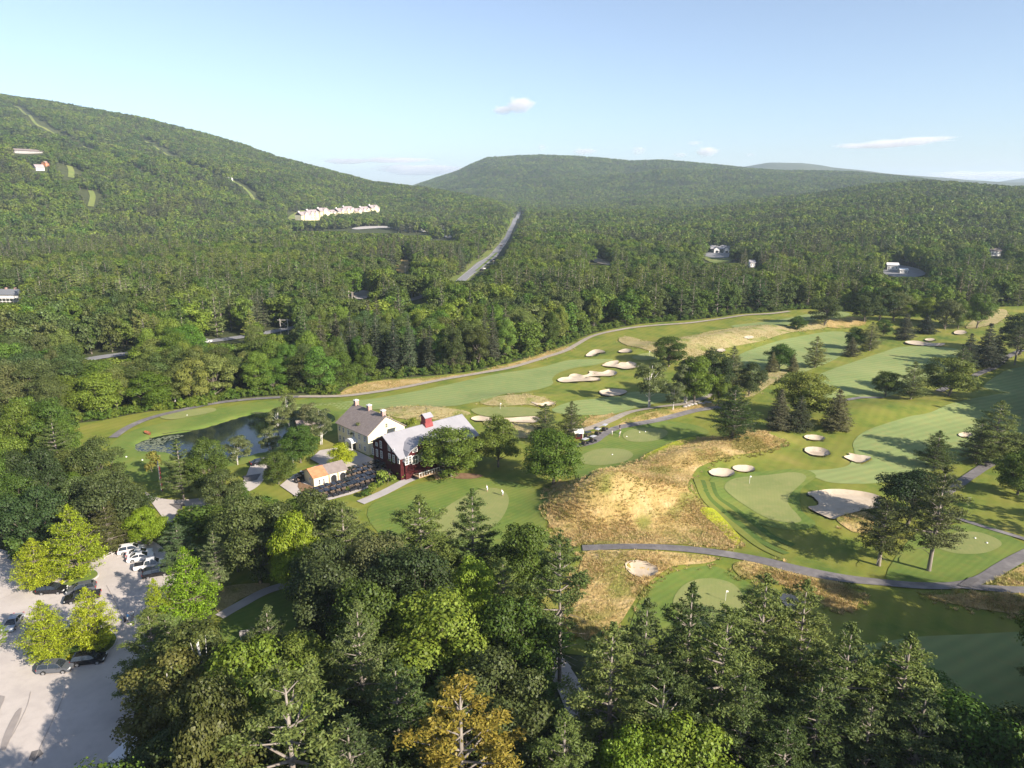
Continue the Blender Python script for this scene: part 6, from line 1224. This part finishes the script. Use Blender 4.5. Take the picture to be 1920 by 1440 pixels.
def cart(x, y, ang, label, group, kind='black'):
    o = tag(empty('golf_cart', (x, y, float(H(x, y)) + .14), ang), label, 'golf cart', group)
    for k, v in CP[kind].items():
        for me in (v if isinstance(v, list) else [v[0]]): put(bpy.data.objects.new(k, me), o)
ud = np.array([.77, .64]); vd = np.array([-.64, .77]); ang = math.atan2(vd[1], vd[0])
ORD = ['first', 'second', 'third', 'fourth', 'fifth', 'sixth', 'seventh', 'eighth', 'ninth', 'tenth']
def block(px, py, n, rows, name, du=1.46, dv=2.5, skip=()):
    o0 = np.array(flat(px, py))
    for r_ in range(rows):
        for i in range(n):
            if (r_, i) in skip: continue
            p = o0 + ud * (du * i + random.uniform(-.05, .05)) + vd * (dv * r_ + random.uniform(-.3, .3))
            cart(p[0], p[1], ang + math.pi + random.uniform(-.09, .09), f'{ORD[i]} cart from the shed in the {["front", "back"][r_]} row of the {name}', f'carts in the {name}')
block(603, 936, 7, 2, 'lowest cart block'); block(661, 919, 8, 2, 'middle cart block'); block(656, 900, 8, 2, 'upper cart block')
for px, py, a, k, lb in ((562, 905, .7, 'black', 'dark cart left of the cart shed'), (572, 897, .5, 'pale', 'pale roofed cart left of the cart shed'), (567, 900, .6, 'black', 'cart between the two left of the shed'), (1097, 835, .8, 'pale', 'cart nearest the big yew like maple'), (1112, 830, .8, 'pale', 'second cart from the big yew like maple'), (1103, 822, .3, 'black', 'dark cart beside the starter hut'), (1121, 816, 1.0, 'pale', 'cart parked on the path next to the hut'), (1134, 808, 1.0, 'pale', 'cart farthest up the path by the hut'),
                         (780, 880, .5, 'black', 'dark cart by the barn steps'), (798, 880, 1.2, 'black', 'dark cart at the top of the concrete walk'), (740, 884, 2.4, 'black', 'cart in the shade of the barn basement')):
    cart(*at(px, py), a, lb, 'single carts around the clubhouse', k)
# ------------------------------------------------------------------ people
def person(px, py, pose, shirt, legs, label, face=0.0, head=(.03, .03, .03), xy=None):
    x, y = at(px, py) if xy is None else xy; o = tag(empty('person', (x, y, float(H(x, y)) + .12), face), label, 'person', 'golfers on the course')
    bend = {'stand': 0, 'putt': .55, 'lean': .3}[pose]; c, s = math.cos(bend), math.sin(bend)
    def up(xx, yy, zz): zz -= .95; return (xx + zz * s, yy, .95 + zz * c)
    J = [(0, 0, .95), up(0, 0, 1.2), up(0, 0, 1.42), up(.01, 0, 1.53), up(.02, 0, 1.66), up(.02, 0, 1.76)]; E = [(0, 1), (1, 2), (2, 3), (3, 4), (4, 5)]; Rr = [.15, .145, .15, .06, .10, .075]
    def add(p, r, par): J.append(p); Rr.append(r); E.append((par, len(J) - 1)); return len(J) - 1
    for sy in (-1, 1):
        k = add((.0, sy * .1, .88), .105, 0); k = add((.04, sy * .13, .48), .065, k); k = add((-.02, sy * .15, .09), .045, k); add((.14, sy * .17, .04), .04, k)
        k = add(up(0, sy * .19, 1.40), .065, 2)
        if pose == 'stand': e_, h_ = up(-.02, sy * .26, 1.13), up(.08, sy * .25, .88)
        else: e_, h_ = up(.12, sy * .2, 1.14), (up(.36, sy * .03, 1.0))
        k = add(e_, .045, k); k = add(h_, .032, k); d = Vector(h_) - Vector(e_); d.normalize(); pv = Vector(h_) + d * .07; kk = add(tuple(pv), .035, k)
        for f in range(4): q = pv + d * (.05 + .01 * (f in (1, 2))) + Vector((0, (f - 1.5) * .022, -.01)); k2 = add(tuple(q), .010, kk); add(tuple(q + d * .03 + Vector((.012, 0, -.01))), .008, k2)
        k2 = add(tuple(Vector(h_) + d * .04 + Vector((.04, 0, 0))), .011, k); 
    me = bpy.data.meshes.new('body'); me.from_pydata(J, E, []); b = bpy.data.objects.new('body', me); COL.objects.link(b)
    md = b.modifiers.new('skin', 'SKIN'); 
    for i, r in enumerate(Rr): me.skin_vertices[0].data[i].radius = (r, r)
    me.skin_vertices[0].data[0].use_root = True; b.modifiers.new('sub', 'SUBSURF').levels = 1
    dg = bpy.context.evaluated_depsgraph_get(); m2 = bpy.data.meshes.new_from_object(b.evaluated_get(dg)); bpy.data.objects.remove(b)
    for mt in (pm('skin', (.45, .28, .2)), pm('cloth_%s' % (shirt,), shirt), pm('cloth_%s' % (legs,), legs), pm('hat', (.75, .75, .73))): m2.materials.append(mt)
    for p in m2.polygons:
        cc = p.center; zz = (cc.z - .95) * c + (cc.x) * s + .95 if bend else cc.z; p.use_smooth = True
        p.material_index = 3 if zz > 1.70 else (0 if zz > 1.50 else (1 if zz > .98 and not (abs(cc.y) > .24 and zz < 1.15) else (2 if zz > .5 and abs(cc.y) < .23 else 0)))
    put(bpy.data.objects.new('body', m2), o)
    if pose != 'stand':
        cl = empty('golf_club', (0, 0, 0)); bpy.data.objects.remove(cl); m = MB(); h_ = up(.36, 0, .95); m.tube([h_, (h_[0] + .35, 0, .03)], .012, 4); m.tube([(h_[0] + .35, -.05, .03), (h_[0] + .35, .07, .03)], .025, 4); g_ = m.obj('golf_club', M['rim']); g_.matrix_world = o.matrix_basis.copy(); tag(g_, 'putter held by the ' + label.split(' ', 1)[0].lower() + ' ' + label.split(' ', 1)[1][:40].rstrip(), 'golf club')
    return o
person(914, 923, 'lean', (.8, .8, .8), (.7, .7, .68), 'golfer in white on the far edge of the practice green', 2.8)
person(943, 931, 'putt', (.8, .8, .8), (.5, .55, .62), 'bending golfer in white on the practice green', 2.6)
person(1147, 818, 'stand', (.85, .8, .7), (.6, .6, .55), 'golfer in pale clothes alone left on the tee', 1)
person(1161, 821, 'stand', (.8, .8, .8), (.55, .5, .42), 'golfer in white shirt at the tee edge', .5)
person(1163, 815, 'stand', (.03, .035, .06), (.75, .75, .72), 'golfer in dark shirt and white trousers on the tee', -.5)
person(1162, 806, 'stand', (.02, .02, .03), (.05, .05, .07), 'person in dark clothes on the path behind the tee', 2)
person(240, 1167, 'lean', (.1, .35, .7), (.8, .8, .8), 'person in blue shirt loading bags in the car park', .5)
person(250, 1163, 'stand', (.8, .8, .8), (.3, .3, .34), 'person in white beside the one in blue', 2.5)
def bag(px, py, c, label, r=.2, h=1.0, tilt=0):
    x, y = at(px, py); o = tag(empty('golf_bag', (x, y, float(H(x, y)) + .12), .6), label, 'golf bag', 'golf bags in the car park'); m = MB(); m.tube([(0, 0, 0), (tilt * .4, 0, h * .5), (tilt, 0, h)], [r, r * .85, r], 9); m.obj('bag_body', pm('bag_' + label[:6], c), o)
    for k in range(4): m = MB(); a = k * 1.6; m.tube([(tilt, 0, h), (tilt + .07 * math.cos(a), .07 * math.sin(a), h + .25)], .02, 4); m.obj('club', M['rim'], o)
bag(235, 1168, (.02, .02, .03), 'black golf bag left of the person in blue'); bag(244, 1172, (.8, .8, .8), 'white golf bag lying by the person in blue', tilt=.8, h=.5); bag(255, 1170, (.75, .75, .78), 'white golf bag right of the person in white')
# stones along the birch clump
for i, (px, py) in enumerate(((1290, 762), (1296, 760), (1303, 759), (1312, 757), (1318, 758), (1324, 755), (1284, 764), (1330, 756))):
    x, y = at(px, py); m = MB(); rg = random.Random(i); bmm = bmesh.new(); bmesh.ops.create_icosphere(bmm, subdivisions=2, radius=.6)
    for v in bmm.verts: v.co = Vector((v.co.x * 1.3, v.co.y, v.co.z * .6)) * rg.uniform(.85, 1.15)
    me = bpy.data.meshes.new('boulder'); bmm.to_mesh(me); bmm.free(); me.materials.append(M['concrete']); o = put(bpy.data.objects.new('boulder', me)); o.location = (x, y, float(H(x, y)) + .3); tag(o, 'pale boulder of the stone row under the birch clump', 'boulder', 'boulders under the birch clump')
# ------------------------------------------------------------------ clouds
def cloud_mat(name, dens, col, sc):
    m = bpy.data.materials.new(name); m.use_nodes = True; nt = m.node_tree; N = nt.nodes; L = nt.links; N.clear(); out = N.new('ShaderNodeOutputMaterial'); v = N.new('ShaderNodeVolumePrincipled'); tc = N.new('ShaderNodeTexCoord'); n = N.new('ShaderNodeTexNoise'); n.inputs['Scale'].default_value = sc; n.inputs['Detail'].default_value = 5
    L.new(tc.outputs['Object'], n.inputs[0]); ln = N.new('ShaderNodeVectorMath'); ln.operation = 'LENGTH'; L.new(tc.outputs['Object'], ln.inputs[0])
    a = N.new('ShaderNodeMapRange'); a.inputs[1].default_value = .25; a.inputs[2].default_value = 1.0; a.inputs[3].default_value = .42; a.inputs[4].default_value = -.28; L.new(ln.outputs['Value'], a.inputs[0])
    b = N.new('ShaderNodeMath'); b.operation = 'ADD'; L.new(n.outputs[0], b.inputs[0]); L.new(a.outputs[0], b.inputs[1]); c = N.new('ShaderNodeMapRange'); c.inputs[1].default_value = .5; c.inputs[2].default_value = .75; c.inputs[4].default_value = dens; L.new(b.outputs[0], c.inputs[0])
    L.new(c.outputs[0], v.inputs['Density']); v.inputs['Color'].default_value = (*col, 1); v.inputs['Anisotropy'].default_value = .2; L.new(v.outputs[0], out.inputs['Volume']); m.cycles.volume_step_rate = .6; return m
cmw = cloud_mat('puffy_cloud', .0075, (1, .975, .985), 2.2); cmt = cloud_mat('thin_cloud', .0042, (.985, .965, .98), 2.6)
def cloud(px, py, wpx, hpx, dist, m, label, tilt=0.0):
    d = ray(px, py); t = dist / math.hypot(d[0], d[1]); p = d * t; bmm = bmesh.new(); bmesh.ops.create_icosphere(bmm, subdivisions=3, radius=1); me = bpy.data.meshes.new('cloud'); bmm.to_mesh(me); bmm.free(); me.materials.append(m)
    o = put(bpy.data.objects.new('cloud', me)); k = t / F; o.location = (p[0], p[1], CAMZ + p[2]); o.scale = (wpx / 2 * k, wpx / 2.6 * k, hpx / 2 * k); o.rotation_euler = (0, tilt, -math.atan2(d[0], d[1])); tag(o, label, 'cloud', 'small clouds over the hills')
for a in ((975, 196, 76, 42, 12000, cmw, 'largest puffy pinkish cloud high in the middle'), (943, 206, 60, 24, 12010, cmw, 'tapering left wisp of the largest puffy cloud'), (1096, 284, 70, 20, 14000, cmt, 'flat cloud just above the middle mountain top'), (1197, 282, 40, 26, 14000, cmt, 'little cloud right of the flat one'), (1016, 276, 26, 18, 14000, cmt, 'faint puff left of the flat cloud'),
          (1325, 284, 60, 28, 14000, cmw, 'bright low cloud over the mountain saddle'), (1302, 268, 40, 12, 14000, cmt, 'thin scrap above the bright low cloud'), (1406, 290, 26, 10, 14000, cmt, 'tiny cloud scrap right of the bright one'), (1275, 290, 40, 14, 14000, cmt, 'grey scrap left of the bright low cloud'),
          (1690, 267, 240, 22, 15000, cmt, 'long thin mauve cloud over the right hills', -.06), (1620, 273, 170, 14, 15010, cmt, 'left tail of the long thin cloud'), (1850, 328, 320, 22, 16000, cmt, 'low band of cloud at the right horizon'), (790, 318, 260, 30, 17000, cmt, 'low white cloud bank in the gap between mountains'), (650, 302, 140, 16, 17000, cmt, 'faint cloud streak above the left ridge'), (740, 300, 200, 14, 17000, cmt, 'flat cloud streak over the white bank')): cloud(*a)
# ------------------------------------------------------------------ haze: air over the valley
m = bpy.data.materials.new('haze_air'); m.use_nodes = True; nt = m.node_tree; nt.nodes.clear(); out = nt.nodes.new('ShaderNodeOutputMaterial'); v = nt.nodes.new('ShaderNodeVolumePrincipled'); v.inputs['Color'].default_value = (.70, .84, 1.0, 1); v.inputs['Density'].default_value = .000085; v.inputs['Anisotropy'].default_value = 0.1
nt.links.new(v.outputs[0], out.inputs['Volume'])
MAXH = float(GZ.max()); bmm = bmesh.new(); bmesh.ops.create_cube(bmm, size=2); me = bpy.data.meshes.new('haze'); bmm.to_mesh(me); bmm.free(); me.materials.append(m); o = put(bpy.data.objects.new('haze', me)); zt = max(MAXH + 40, 100); zb = float(GZ.min()) - 3; o.scale = (17000, 17000, (zt - zb) / 2); o.location = (0, 0, (zt + zb) / 2); tag(o, 'thin pale haze filling the valley air', kind='stuff')
print('max land', MAXH)
